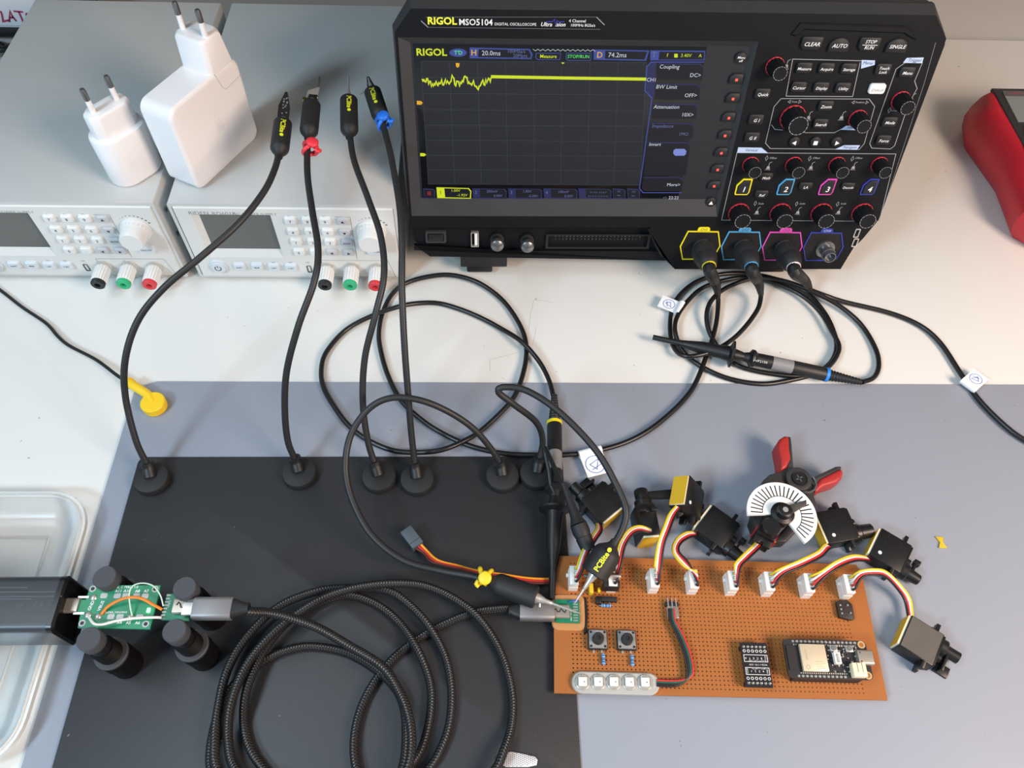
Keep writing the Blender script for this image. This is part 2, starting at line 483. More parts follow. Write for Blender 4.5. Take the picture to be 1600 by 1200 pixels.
    # micro usb port
    ux, uz = q2(865, 652)
    up = MB().loft([[(x, y, zz + 0.5) for x, y in rrect(ux, uz, 3.6, 8, 0.8)], [(x, y, zz + 0.5) for x, y in rrect(ux, uz, 2.4, 6.8, 0.6)], [(x, y, zz - 2) for x, y in rrect(ux, uz, 2.4, 6.8, 0.6)]], FY, False, True)
    up.build('usb_port', M_blk, t)
    # binding posts
    for q, m, cn in (((998, 640), M_blk, 'black'), ((1180, 640), mat('post_green', (44, 176, 120), 0.4, var=0.02), 'green'), ((1362, 645), mat('post_red', (206, 58, 66), 0.4, var=0.02), 'red')):
        x, y = q2(*q)
        Mx = FY @ Matrix.Translation((x, y, zz))
        bp = MB().lathe([(6.2, 0), (6.2, 1.6), (5.0, 2.2), (5.0, 4.0)], Mx, 24).build('binding_post', M_metal, t)
        MB().lathe([(5.8, 3.6), (6.1, 4.4), (6.1, 17), (5.4, 17.8)], Mx, 80, 20, 0.10).build('cap', M_psuk, bp)
        MB().lathe([(5.4, 17.5), (5.4, 20.2), (4.6, 20.9), (2.3, 20.9), (2.1, 15.0)], Mx, 24).build('collar', m, bp)
        MB().lathe([(1.9, 14.0), (1.9, 16.5), (0.05, 16.5)], Mx, 12).build('socket', M_ink, bp)
    return t
psu_r = make_psu('light grey bench power supply in full view beside the oscilloscope')
psu_l = copy_thing(psu_r, (PSX - PSW - 9.5, PSY, 0))
psu_l['label'] = 'light grey bench power supply cut off by the left edge of the picture'
# ================================================================== OSCILLOSCOPE
_t, _w = 0.229382, 0.009475
SEX = V3((math.cos(_w), math.sin(_w), 0)); _bk = V3((-math.sin(_w), math.cos(_w), 0))
SEY = V3((0, 0, 1)) * math.cos(_t) + _bk * math.sin(_t)
SEN = SEX.cross(SEY)
SO = V3((-60.04, 467.86, CAM_H - 277.37))     # top-left corner of the front panel
def SW(x, y, z=0.0): return SO + SEX * x + SEY * y + SEN * z
def PP(u, v, z=0.0):
    """panel coordinates (mm right, mm up, from the top left corner) of a photo measurement"""
    d = CF + CR * ((u - 800) / FPX) - CU * ((v - 600) / FPX)
    o = SO + SEN * z - V3((0, 0, CAM_H))
    k = o.dot(SEN) / d.dot(SEN); X = d * k - o
    return (X.dot(SEX), X.dot(SEY))
def s1(x, y, z=0.0): return PP(600 + x / 3.077, y / 3.077, z)
def s2(x, y, z=0.0): return PP(1080 + x / 3.077, y / 3.077, z)
def sb(x, y, z=0.0): return PP(1040 + x / 4.706, 340 + y / 4.706, z)
OSC = thing('oscilloscope', 'black four-channel digital oscilloscope with a lit screen and many knobs', 'oscilloscope', SW(183.5, -200, -60), (SEX, SEY, SEN), None, (-183.5, 200, 60))
def top_of(poly, z0, z1, ins=0.0): return MB().prism(poly, z0, z1, None, ins)
# main housing behind the front
hs = MB()
body = [(14, 4), (351, 4), (366, -13), (367, -152), (352, -176), (348, -192), (12, -192), (3, -178), (1, -13)]
back = [(30, -2), (336, -2), (352, -18), (352, -150), (338, -180), (30, -180), (18, -150), (16, -18)]
body2 = [(13, 4), (353, 4), (367, -13), (367, -152), (352, -176), (348, -191), (20, -191), (1, -152), (1, -13)]
b_ = body2[::-1]
hs.loft([[(x * 0.92 + 14, y * 0.92 - 6, -112) for x, y in b_], [(x * 0.97 + 5, y * 0.97 - 2, -60) for x, y in b_], [(x, y, -26) for x, y in b_], [(x, y, -11) for x, y in b_]])
hs.build('housing', M_scopeg, OSC, bevel=1.2, smooth=30)
hd = MB().box(120, 246, 1.5, 5, -70, -34)
hd.build('handle', M_scope, OSC, bevel=1.5)
# front frame: bands around the recessed display
fr = MB()
def fprism(poly, z0=-11.0, z1=0.0): fr.prism(poly, z0, z1)
RX0, RX1, RY0, RY1 = 2.5, 240.0, -18.0, -150.5      # recess opening
fprism([(0.5, -15), (12, -0.2), (353, -0.2), (366, -15), (366, RY0), (0.5, RY0)])
fprism([(0.5, RY0), (RX0, RY0), (RX0, RY1), (0.5, RY1)])
fprism([(0.5, RY1), (RX1, RY1), (RX1, -160.5), (0.5, -160.5)])
fprism([(RX1, RY0), (366.5, RY0), (369.5, -153), (362.5, -171), (358, -179), (354, -200), (215, -200), (187, -162), (RX1 - 50, -160.5), (RX1, -160.5)])
fr.build('front_frame', M_scope, OSC, smooth=0)
# chamfered rim round the top and sides
rim = MB()
inn = [(0.5, -152), (0.5, -15), (12, -0.2), (353, -0.2), (366, -15), (369.5, -153)]
out = [(-1.6, -152), (-1.6, -14), (11, 4.2), (354, 4.2), (368.4, -14), (371.4, -153)]
rim.loft([[(x, y, 0.0) for x, y in inn], [(x, y, -9) for x, y in out], [(x, y, -13) for x, y in out]], None, False, False, False)
rim.f = [tuple(reversed(f)) for f in rim.f]
rim.build('rim', M_scopeg, OSC, smooth=20)
# recess: sloped bezel and panel floor
IX0, IX1, IY0, IY1, IZ = 10.0, 236.5, -22.6, -137.5, -4.0
bz = MB()
ro = [(RX0, RY1), (RX1, RY1), (RX1, RY0), (RX0, RY0)]; ri = [(IX0, IY1), (IX1, IY1), (IX1, IY0), (IX0, IY0)]
bz.loft([[(x, y, 0) for x, y in ro], [(x, y, IZ) for x, y in ri]], None, False, False)
bz.build('display_bezel', M_scopeg, OSC, smooth=0)
MB().box(IX0 - 1, IX1 + 1, IY1 - 1, IY0 + 1, IZ - 3, IZ - 0.05).build('bezel_floor', mat('bezel_floor_black', (30, 33, 38), 0.4, var=0.04), OSC, smooth=0)
# ---- lower left connector bay (set back)
bay = MB()
bay.prism([(1.5, -160), (190, -160), (208, -192), (14, -192), (2, -178)], -14, -9)
bay.build('connector_bay', M_scope, OSC, smooth=0)
bay2 = MB()
bay2.prism([(1.5, -186), (206, -187), (213, -196), (14, -192), (2, -181)], -9, -6.5)
bay2.build('bay_lip', M_scope, OSC, smooth=0)
wl = MB()
wl.loft([[(187, -162, 0), (187, -162, -10)], [(204, -189, 0), (201, -190, -10)], [(215, -200, 0), (211, -196, -10)]], None, False, False, False)
wl.build('bay_wall', M_scopeg, OSC, smooth=0)
x, y = PP(681, 370, -8)
pw = MB().loft([[(a, b, -9) for a, b in rrect(x, y, 17, 11, 1)], [(a, b, -6.8) for a, b in rrect(x, y, 16, 10, 1)], [(a, b, -6.8) for a, b in rrect(x, y, 13, 7.5, 1)], [(a, b, -8.5) for a, b in rrect(x, y, 13, 7.5, 1)]]).build('power_switch', M_scopeg, OSC)
MB().box(x - 6, x + 6, y - 3.3, y + 3.3, -8.6, -6.0).build('rocker', M_blk, pw, bevel=0.8)
x, y = PP(742, 373, -8)
us = MB().loft([[(a, b, -9) for a, b in rrect(x, y, 6.2, 13.4, 0.6)], [(a, b, -6.2) for a, b in rrect(x, y, 6.2, 13.4, 0.6)], [(a, b, -6.2) for a, b in rrect(x, y, 5.0, 12.2, 0.4)], [(a, b, -10) for a, b in rrect(x, y, 5.0, 12.2, 0.4)]], None, False, False).build('usb_port', M_metal, OSC)
MB().box(x - 0.2, x + 2.1, y - 5.4, y + 5.4, -10, -6.6).build('tongue', M_print, us)
for (u, v) in ((777, 385), (824, 387)):
    x, y = PP(u, v, 2)
    po = MB().lathe_along((x, y + 1.5, -9), (0, 0, 1), [(5.4, 0), (5.4, 3), (3.6, 3.5), (3.6, 8)], 20).build('cal_terminal', M_blk, OSC)
    MB().lathe_along((x, y + 1.5, -1.5), (0, 0, 1), [(2.5, 0), (5.0, 1.2), (5.6, 3.2), (5.0, 5.4), (3.0, 6.8), (0.05, 7.2)], 24).build('knurled_head', M_dmetal, po)
# logic analyser slot
xa, ya = PP(857, 364, -9); xb, yb = PP(1009, 386, -9)
sl = MB().loft([[(a, b, -6.6) for a, b in rrect((xa + xb) / 2, (ya + yb) / 2, xb - xa + 4, 13.5, 0.5, 1)], [(a, b, -6.6) for a, b in rrect((xa + xb) / 2, (ya + yb) / 2, xb - xa, 10.5, 0.5, 1)], [(a, b, -13.5) for a, b in rrect((xa + xb) / 2, (ya + yb) / 2, xb - xa, 10.5, 0.5, 1)]], None, False, True).build('logic_port', M_blk, OSC, smooth=0)
pn = MB()
for k in range(24):
    for r_ in (0, 1):
        px = xa + 6 + k * (xb - xa - 12) / 23; pn.box(px - 0.3, px + 0.3, (ya + yb) / 2 + 0.6 + r_ * 2.4, (ya + yb) / 2 + 1.2 + r_ * 2.4, -13.4, -9)
tag(pn.build('contact_pins', M_metal, sl, smooth=0), kind='stuff')
# ---- feet
for (u0, u1) in ((719, 793), (1190, 1262)):
    xa, _ = PP(u0, 415); xb, _ = PP(u1, 415)
    ft = MB().box(xa, xb, -205, -189, -24, -10).build('tilt_foot', M_blkm, OSC, bevel=1)
    MB().box(xa + 5, xb - 12, -212.5, -204, -22, -13).build('rubber_pad', M_rubber, ft, bevel=1.2)
MB().box(40, 327, -193.5, -180, -108, -98).build('rear_foot', M_blkm, OSC, bevel=1)

# ---- header lettering
def lettering(items, m, name, parent, z):
    for it in items:
        s_, q, sz = it[:3]; kw = it[3] if len(it) > 3 else {}
        MB().text(s_, sz, None, q[0], q[1], z, **kw).build(name, m, parent, smooth=0)
lettering([('RIGOL', s1(279, 102), 6.2, dict(bold=0.03, sx=1.05))], M_y, 'brand_lettering', OSC, 0.1)
lettering([('MSO5104', s1(441, 108), 5.4, dict(bold=0.012)), ('DIGITAL OSCILLOSCOPE', s1(632, 117), 2.45), ('Ultra  ision', s1(812, 118), 3.6, dict(shear=0.3, bold=0.01)), ('4 Channel', s1(930, 101), 2.7), ('100MHz 8GSa/s', s1(956, 122), 2.5)], M_print, 'model_lettering', OSC, 0.1)
wv = MB()
wv.strip([s1(780, 105), s1(812, 103), s1(820, 92), s1(826, 122), s1(832, 98), s1(840, 106), s1(868, 104)], 0.5, 0.12)
wv.build('wave_mark', M_ch[3], OSC, smooth=0)
em = MB()
em.strip([s1(178, 100), s1(212, 131)], 0.5, 0.1); em.strip([s1(1022, 82), s1(1060, 120)], 0.5, 0.1)
em.strip([s1(200, 82), s1(1022, 82)], 0.12, 0.1); em.strip([s1(212, 131), s1(1040, 141)], 0.12, 0.1)
em.build('badge_outline', M_line, OSC, smooth=0)

# ---- hood above the run buttons
hb = MB()
pr_ = [s2(480, 165), s2(525, 108), s2(1030, 125), s2(1062, 148), s2(1080, 190), s2(1042, 172), s2(1022, 158), s2(540, 140), s2(505, 172)]
hb.prism(pr_, 0, 1.6, None, 0.7); hb.build('button_hood', M_scope, OSC)

# ---- buttons
def shape_btn(kind, x, y, w, h):
    if kind == 'round': return circ(x, y, w / 2, 22)
    if kind == 'oct':
        c = 2.2; return [(x - w / 2, y - h / 2 + c), (x - w / 2 + c, y - h / 2), (x + w / 2 - c, y - h / 2), (x + w / 2, y - h / 2 + c), (x + w / 2, y + h / 2 - 0.8), (x + w / 2 - 0.8, y + h / 2), (x - w / 2 + 0.8, y + h / 2), (x - w / 2, y + h / 2 - 0.8)]
    if kind == 'dome':
        return [(x - w / 2, y - h / 2), (x + w / 2, y - h / 2)] + [(x + w / 2 * math.cos(RAD(a)) , y - h * 0.1 + h * 0.6 * math.sin(RAD(a))) for a in range(0, 181, 18)]
    if kind == 'soft':
        c = 2.4; return [(x - w / 2, y - h / 2), (x + w / 2, y - h / 2), (x + w / 2, y + h / 2 - 1), (x + w / 2 - 1, y + h / 2), (x - w / 2 + c, y + h / 2), (x - w / 2, y + h / 2 - c)]
    return rrect(x, y, w, h, 1.5, 3)
def button(q, w, h, legend, kind='rect', sz=2.5, base=0.0, m=None, lm=None, hgt=2.2, tri=None, sq=None, name='button', sub='legend'):
    x, y = s2(*q, z=base + hgt)
    p = shape_btn(kind, x, y, w, h)
    b = MB()
    if area2(p) < 0: p = p[::-1]
    b.loft([[(a, c, base - 0.1) for a, c in offset_poly(p, 0.15)], [(a, c, base + hgt - 0.5) for a, c in p], [(a, c, base + hgt) for a, c in offset_poly(p, -0.6)]])
    bo = b.build(name, m or M_btn, OSC, smooth=40)
    lg = MB(); z = base + hgt + 0.06
    if tri is not None: lg.flat([(x + 2.0 * math.cos(RAD(tri + a)), y - 0.6 + 2.0 * math.sin(RAD(tri + a))) for a in (0, 120, 240)], z)
    elif sq: lg.box(x - sq, x + sq, y - 0.5 - sq, y - 0.5 + sq, z - 0.2, z)
    else: lg.text(legend, sz * 1.06, None, x, y - 0.5, z, shear=0.22, bold=0.004)
    if legend or tri is not None or sq: lg.build(sub, lm or M_print, bo, smooth=0)
    return bo
button((582, 210), 14, 8.4, 'CLEAR', 'oct', 3.4); button((715, 218), 13.5, 9, 'AUTO', 'dome', 3.4)
b = button((860, 214), 14, 8.6, '', 'oct'); x, y = s2(860, 214, 2.2)
for s_, dy_ in (('STOP', 1.6), ('RUN', -2.2)): MB().text(s_, 3.1, None, x, y + dy_, 2.28, shear=0.22, bold=0.004).build('legend', M_print, b, smooth=0)
MB().strip([(x - 5, y - 0.4), (x + 5.2, y - 0.4)], 0.35, 2.28).build('divider', M_print, b, smooth=0)
button((993, 222), 14, 9, 'SINGLE', 'dome', 3.2)
for q, s_ in (((545, 328), 'Measure'), ((653, 330), 'Acquire'), ((760, 332), 'Storage'), ((519, 420), 'Cursor'), ((627, 422), 'Display'), ((732, 424), 'Utility'), ((345, 452), 'Quick'), ((650, 511), 'Zoom'), ((624, 597), 'Search'), ((957, 588), 'Mode'), ((927, 675), 'Force'), ((1041, 349), 'Menu')):
    button(q, 10.4, 7.0, s_, 'rect', 2.6 if len(s_) > 6 else 2.9)
button((926, 335), 10.4, 7.4, 'Touch\nLock', 'rect', 2.6)
button((897, 430), 11, 6.8, 'Default', 'rect', 2.7, m=M_lit, lm=M_inkg)
button((314, 577), 10.4, 7.2, 'G I', 'rect', 3.2); button((295, 662), 10.4, 7.2, 'G II', 'rect', 3.2)
button((499, 684), 7.6, 7.6, '', 'round', tri=180); button((599, 685), 7.6, 7.6, '', 'round', sq=1.5); button((701, 685), 7.6, 7.6, '', 'round', tri=0)
button((361, 854), 10, 6.6, 'Math', 'oct', 2.8); button((339, 937), 10, 6.6, 'Ref', 'oct', 2.9); button((551, 899), 10, 6.6, 'LA', 'oct', 2.9); button((755, 900), 10, 6.6, 'Decode', 'oct', 2.4)
button((240, 282), 7.6, 7.6, 'Menu\noff', 'round', 2.2, base=IZ); button((96, 975), 7.8, 7.8, '', 'round', base=IZ, tri=90, sub='arrow')
for k, q in enumerate(((219, 381), (202, 473), (182, 565), (164, 650), (146, 734), (128, 814), (111, 893))):
    b = button(q, 9.4, 6.6, '', 'soft', base=IZ, sq=0.85, lm=M_led, name='softkey', sub='red_mark')
kl = MB()
for q in ((132, 380), (112, 467), (95, 553), (77, 636), (62, 717), (45, 800)):
    x, y = s2(*q, z=IZ); kl.strip([(x - 11, y - 0.5), (x + 8, y - 1.0)], 0.22, IZ + 0.08)
kl.build('key_guides', M_scopeg, OSC, smooth=0)
# channel keys with coloured frames
for k, cx in enumerate((250, 452, 653, 855)):
    x, y = s2(cx, 897)
    p = [(x - 5.2, y - 6.6), (x + 4.2, y - 6.6), (x + 5.6, y - 4.5), (x + 5.6, y + 6.8), (x - 1.5, y + 6.8), (x - 5.6, y + 1.5), (x - 5.6, y - 5.4)]
    f_ = MB().loft([[(a, b, 0) for a, b in p], [(a, b, 1.0) for a, b in p], [(a, b, 1.0) for a, b in offset_poly(p, -1.0)], [(a, b, 0) for a, b in offset_poly(p, -1.0)]], None, False, False)
    fo = f_.build('channel_frame', M_ch[k], OSC, smooth=0)
    p2 = offset_poly(p, -1.3)
    kb = MB().loft([[(a, b, 0) for a, b in p2], [(a, b, 1.8) for a, b in p2], [(a, b, 2.2) for a, b in offset_poly(p2, -0.5)]]).build('channel_key', M_btn, fo)
    MB().text(str(k + 1), 6.2, None, x + 0.2, y - 1.4, 2.3, shear=0.15, bold=0.01).build('numeral', M_print, OSC, smooth=0)
# ---- knobs
def knob(q, R, L, name='knob'):
    x, y = s2(*q)
    Mx = Matrix.Translation((x, y, 0))
    ko = MB().lathe([(R * 1.0, 0.9), (R * 0.98, 2.2), (R * 0.86, L * 0.75), (R * 0.82, L - 0.6), (R * 0.76, L), (0.05, L - 0.3)], Mx, 84, 14, 0.05).build(name, M_knob, OSC, smooth=50)
    MB().lathe([(R * 1.02, 0), (R * 1.02, 1.0), (R * 0.98, 1.1)], Mx, 36).build('red_ring', M_red, ko)
    ws = MB()
    for k in range(14):
        a = 2 * math.pi * (k + 0.5) / 14
        a0, a1 = a - 0.17, a + 0.17
        r0, r1 = R * 0.72, R * 0.765
        ws.flat([(x + r0 * math.cos(a0), y + r0 * math.sin(a0)), (x + r1 * math.cos(a0), y + r1 * math.sin(a0)), (x + r1 * math.cos(a1), y + r1 * math.sin(a1)), (x + r0 * math.cos(a1), y + r0 * math.sin(a1))], L + 0.05)
    ws.build('edge_marks', M_line, ko, smooth=0)
    return ko
knob((402, 318), 6.2, 13); knob((487, 564), 8.8, 14); knob((800, 570), 6.4, 13); knob((1006, 482), 6.4, 13)
for cx in (285, 491, 699, 903): knob((cx, 790), 6.0, 13)
for cx in (228, 427, 624, 820): knob((cx, 1022), 8.0, 13)
# ---- printed frames and tags
ln = MB()
def pline(pts, w=0.45, closed=False): ln.strip([s2(*p) for p in pts], w, 0.07, None, closed)
pline([(822, 292), (488, 284), (456, 462), (776, 464), (812, 300)])
pline([(398, 513), (432, 474), (856, 476), (882, 512), (832, 690), (808, 718), (380, 714), (357, 688), (398, 513)])
pline([(386, 600), (402, 622), (440, 625)]); pline([(525, 625), (548, 638), (688, 638), (722, 620)])
pline([(1030, 300), (985, 332), (858, 690), (868, 712), (958, 716), (978, 700), (1045, 500), (1086, 425), (1074, 390), (1112, 300)])
pline([(220, 734), (984, 740), (904, 1064), (146, 1058)], closed=True)
pline([(1175, 205), (1120, 400), (905, 1062)], 0.2)
tag(ln.build('panel_lines', M_line, OSC, smooth=0), kind='stuff')
tg = MB()
for pts in ([(820, 288), (884, 290), (882, 312), (816, 330)], [(1036, 278), (1118, 276), (1110, 304), (1018, 302)], [(744, 604), (830, 604), (822, 626), (716, 624)], [(735, 698), (812, 698), (796, 720), (690, 718)], [(226, 708), (338, 710), (370, 736), (220, 734)]):
    tgo = MB().flat([s2(*p) for p in pts], 0.09).build('section_tag', M_tag, OSC, smooth=0)
lettering([('Menu', s2(848, 303), 3.0, dict(shear=0.2)), ('Trigger', s2(1074, 290), 3.2, dict(shear=0.2)), ('Horiz', s2(770, 614), 2.8, dict(shear=0.2)), ('Navigate', s2(762, 708), 2.9, dict(shear=0.2)), ('Vertical', s2(289, 722), 3.0, dict(shear=0.2))], M_tagink, 'tag_lettering', OSC, 0.16)
its = [('Scale', s2(497, 489), 2.0), ('Position', s2(812, 492), 2.0), ('Level', s2(975, 531), 2.0)]
for cx in (393, 601, 805): its.append(('Offset', s2(cx, 760), 2.2, dict(shear=0.2)))
for cx in (335, 534, 732): its.append(('Scale', s2(cx, 979), 2.2, dict(shear=0.2)))
lettering(its, M_line, 'legend_lettering', OSC, 0.08)
ic = MB()
def push_icon(q):
    x, y = s2(*q)
    ic.flat([(x - 1.4, y - 2.6), (x + 1.4, y - 2.6), (x + 0.9, y - 0.4), (x - 0.9, y - 0.4)], 0.08); ic.strip([(x, y - 0.4), (x + 0.2, y + 2.2), (x + 1.8, y + 3.2)], 0.35, 0.08); ic.strip([(x - 2, y - 3.2), (x + 2, y - 3.2)], 0.35, 0.08)
for q in ((372, 797), (578, 797), (782, 797), (318, 1012), (515, 1013), (711, 1012), (567, 556), (726, 556), (1062, 470), (460, 308)): push_icon(q)
def diamond(q):
    x, y = s2(*q); ic.strip([(x - 1, y), (x, y + 1.9), (x + 1, y), (x, y - 1.9)], 0.3, 0.08, None, True)
for q in ((363, 760), (570, 762), (775, 763), (308, 978), (507, 980), (704, 981), (953, 530)): diamond(q)
def arrows(q, w):
    x, y = s2(*q)
    for s_ in (-1, 1): ic.strip([(x + s_ * w, y + 1.1), (x + s_ * (w + 1.7), y), (x + s_ * w, y - 1.1)], 0.3, 0.08, None, True)
arrows((497, 489), 3.0); arrows((812, 492), 4.2)
tag(ic.build('icons', M_line, OSC, smooth=0), kind='stuff')

# ---- BNC bay
BN = []
for k in range(4):
    dx = k * 301.5; dy = k * 3.0
    p = [sb(165 + dx, 100 + dy), sb(386 + dx, 103 + dy), sb(398 + dx, 205 + dy), sb(350 + dx, 290 + dy), sb(300 + dx, 303 + dy), sb(124 + dx, 303 + dy), sb(108 + dx, 210 + dy)]
    if area2(p) < 0: p = p[::-1]
    fo = MB().loft([[(a, b, 0) for a, b in offset_poly(p, 0.5)], [(a, b, 0.7) for a, b in offset_poly(p, 0.5)], [(a, b, 0.7) for a, b in offset_poly(p, -0.4)], [(a, b, 0) for a, b in offset_poly(p, -0.4)]], None, False, False).build('input_frame', M_ch[k], OSC, smooth=0)
    MB().flat(offset_poly(p, -0.4), 0.05).build('input_well', mat('deep_black', (8, 8, 9), 0.6, var=0), fo, smooth=0)
    tx, ty = sb(281 + dx, 86 + dy)
    MB().prism([(tx - 5.2, ty - 2), (tx + 5.2, ty - 2), (tx + 4.6, ty + 1.4), (tx + 3.4, ty + 2.2), (tx - 3.4, ty + 2.2), (tx - 4.6, ty + 1.4)], 0, 0.7).build('input_tab', M_ch[k], fo, smooth=0)
    MB().text('CH%d' % (k + 1), 3.0, None, tx, ty, 0.78, shear=0.2).build('input_lettering', M_tagink if k < 3 else M_tag, fo, smooth=0)
    cx = sum(a for a, b in p) / len(p); cy = sum(b for a, b in p) / len(p)
    BN.append((cx, cy))
    bo = MB().lathe_along((cx + 0.5, cy, -2), (0, 0, 1), [(7.5, 0), (7.5, 4), (5.0, 4.2), (4.8, 15), (4.6, 15.6), (3.9, 15.6), (3.9, 9)], 28).build('input_socket', M_dmetal, OSC)
    MB().lathe_along((cx + 0.5, cy, 8), (0, 0, 1), [(4.9, 0), (5.6, 0.2), (5.6, 1.0), (4.9, 1.2)], 12).build('bayonet_lug', M_dmetal, bo)
pc = MB()
for q in ((1405, 112), (1392, 182)):
    x, y = sb(*q); pc.loft([[(a, b, 0.0) for a, b in rrect(x, y, 4.2, 8, 0.8)], [(a, b, 0.8) for a, b in rrect(x, y, 4.2, 8, 0.8)], [(a, b, 0.8) for a, b in rrect(x, y, 2.8, 6.4, 0.5)], [(a, b, 0.1) for a, b in rrect(x, y, 2.8, 6.4, 0.5)]], None, False, False)
pc.build('compensation_tabs', M_metal, OSC, smooth=0)

# ---- the lit display
def scr(name, rgb, k, rough=0.3):
    m = mat(name, rgb, rough, var=0, emit=0.9, spec=0.3)
    m.node_tree.nodes['Principled BSDF'].inputs['Base Color'].default_value = (0.004, 0.004, 0.005, 1)
    return m
E_bg = mat('display_glass', (12, 14, 18), 0.12, var=0, emit=0.0)
MB().box(IX0 + 1.5, 207.5, IY1 + 0.6, IY0 - 0.6, IZ - 0.5, IZ + 0.05).build('display', E_bg, OSC, smooth=0)
DISP = [o for o in OSC.children if o.name.startswith('display') and 'bezel' not in o.name][0]
ZS = IZ + 0.10
def d1(x, y): return s1(x, y, IZ)
e_y = scr('lit_yellow', (206, 222, 40), 0.72); e_w = scr('lit_white', (200, 208, 222), 0.75); e_b = scr('lit_blue', (62, 76, 150), 0.42); e_g = scr('lit_green', (90, 230, 120), 0.6)
e_db = scr('lit_dark_blue', (40, 44, 84), 0.36); e_dim = scr('lit_dim', (96, 104, 150), 0.45); e_grid = scr('lit_grid', (62, 66, 72), 0.28); e_o = scr('lit_orange', (226, 170, 40), 0.8); e_pan = scr('lit_panel', (22, 23, 30), 0.3); e_area = scr('lit_graticule', (34, 36, 41), 0.3)
def spoly(polys, m, name, z):
    for p in polys: MB().flat([d1(*q) for q in p], z).build(name, m, DISP, smooth=0)
def sline(lines, m, name, z, w=0.35):
    for l in lines: MB().strip([d1(*q) for q in l], w, z, None, l[0] == l[-1]).build(name, m, DISP, smooth=0)
spoly([[(178, 293), (1262, 300), (1232, 890), (213, 885)]], e_area, 'graticule', ZS)
gl = []
for k in range(9):
    t_ = k / 8; gl.append([(178 + (1262 - 178) * t_, 293 + 7 * t_), (213 + (1232 - 213) * t_, 885 + 5 * t_)])
for k in range(9):
    t_ = k / 8 + 0.02 * math.sin(math.pi * k / 8); gl.append([(178 + 35 * t_, 293 + 592 * t_), (1262 - 30 * t_, 300 + 590 * t_)])
sline(gl, e_grid, 'grid_lines', ZS + 0.05, 0.22)
tk = MB()
for k in range(60):
    x = 185 + k * 18; a = d1(x, 296 + 0.006 * x); tk.strip([a, (a[0], a[1] - 1.0)], 0.2, ZS + 0.06)
    a = d1(200 + k * 17.4, 608); tk.strip([(a[0], a[1] - 0.5), (a[0], a[1] + 0.5)], 0.2, ZS + 0.06)
tag(tk.build('grid_ticks', e_grid, DISP, smooth=0), kind='stuff')
rn = random.Random(3)
tr = []
x = 183
while x < 512:
    tr.append((x, 395 + rn.uniform(-16, 16) + (24 * math.exp(-((x - 330) / 9.0) ** 2) * -1.6) + (18 * math.exp(-((x - 288) / 8.0) ** 2)) - (18 if 385 < x < 400 else 0) + (20 if 448 < x < 462 else 0) + 8 * math.sin(x / 17.0))); x += 4.5
tr.append((514, 372))
sline([tr], e_y, 'noise_trace', ZS + 0.10, 0.95)
sline([[(514, 368), (900, 375), (1260, 380)]], e_y, 'flat_trace', ZS + 0.12, 2.1)
# status bar
spoly([[(412, 228), (700, 235), (715, 262), (708, 284), (412, 280)], [(1008, 238), (1275, 242), (1260, 292), (1008, 287)], [(1280, 242), (1545, 244), (1540, 290), (1280, 290)], [(730, 254), (852, 254), (846, 288), (740, 288), (728, 280)], [(876, 254), (998, 254), (994, 292), (884, 292), (874, 284)]], e_b, 'status_frames', ZS)
spoly([[(456, 236), (696, 241), (706, 262), (704, 278), (452, 274)], [(1064, 244), (1266, 248), (1252, 286), (1062, 282)], [(1324, 248), (1540, 250), (1536, 286), (1320, 286)], [(733, 257), (849, 257), (843, 285), (742, 285), (732, 278)], [(879, 257), (995, 257), (991, 289), (886, 289), (878, 281)]], e_pan, 'status_fields', ZS + 0.06)
sline([[(716 + 12 * k, 236 + 4 * (k % 2) * 2 + 0.1 * k) for k in range(26)]], e_w, 'memory_bar', ZS + 0.08, 0.3)
spoly([[(316 + 40 + 42 * math.cos(a * 0.3142), 253 + 20 * math.sin(a * 0.3142)) for a in range(20)]], e_b, 'trigger_oval', ZS)
def stext(items, m, name, z=ZS + 0.12):
    for it in items:
        s_, q, sz = it[:3]; kw = it[3] if len(it) > 3 else {}
        p = d1(*q); MB().text(s_, sz, None, p[0], p[1], z, **kw).build(name, m, DISP, smooth=0)
stext([('RIGOL', (228, 252), 6.4, dict(bold=0.025, sx=1.1)), ('Measure', (790, 271), 3.3, dict(bold=0.008)), ('3.40V', (1452, 267), 3.2), ('A', (1520, 268), 3.2), ('f', (1362, 266), 3.4), ('1.00V', (344, 916), 3.0), ('-1.92V', (376, 938), 3.0)], e_y, 'yellow_text')
stext([('T\'D', (357, 254), 3.6, dict(bold=0.01)), ('STOP/RUN', (935, 272), 3.1, dict(bold=0.004))], e_g, 'green_text')
stext([('20.0ms', (515, 256), 4.4), ('74.2ms', (1122, 265), 4.4), ('Coupling', (1372, 321), 3.8, dict(shear=0.1)), ('DC>', (1497, 362), 3.8), ('BW Limit', (1358, 418), 3.8, dict(shear=0.1)), ('OFF>', (1475, 459), 3.8), ('Attenuation', (1358, 514), 3.8, dict(shear=0.1)), ('10X>', (1459, 552), 3.8), ('Invert', (1302, 694), 3.7, dict(shear=0.1)), ('More>', (1392, 888), 3.7), ('CH1', (1286, 384), 3.6), ('22:22', (1392, 951), 3.6)], e_w, 'white_text')
stext([('H', (432, 254), 5.4, dict(bold=0.01)), ('D', (1037, 265), 5.4, dict(bold=0.01))], e_o, 'orange_text')
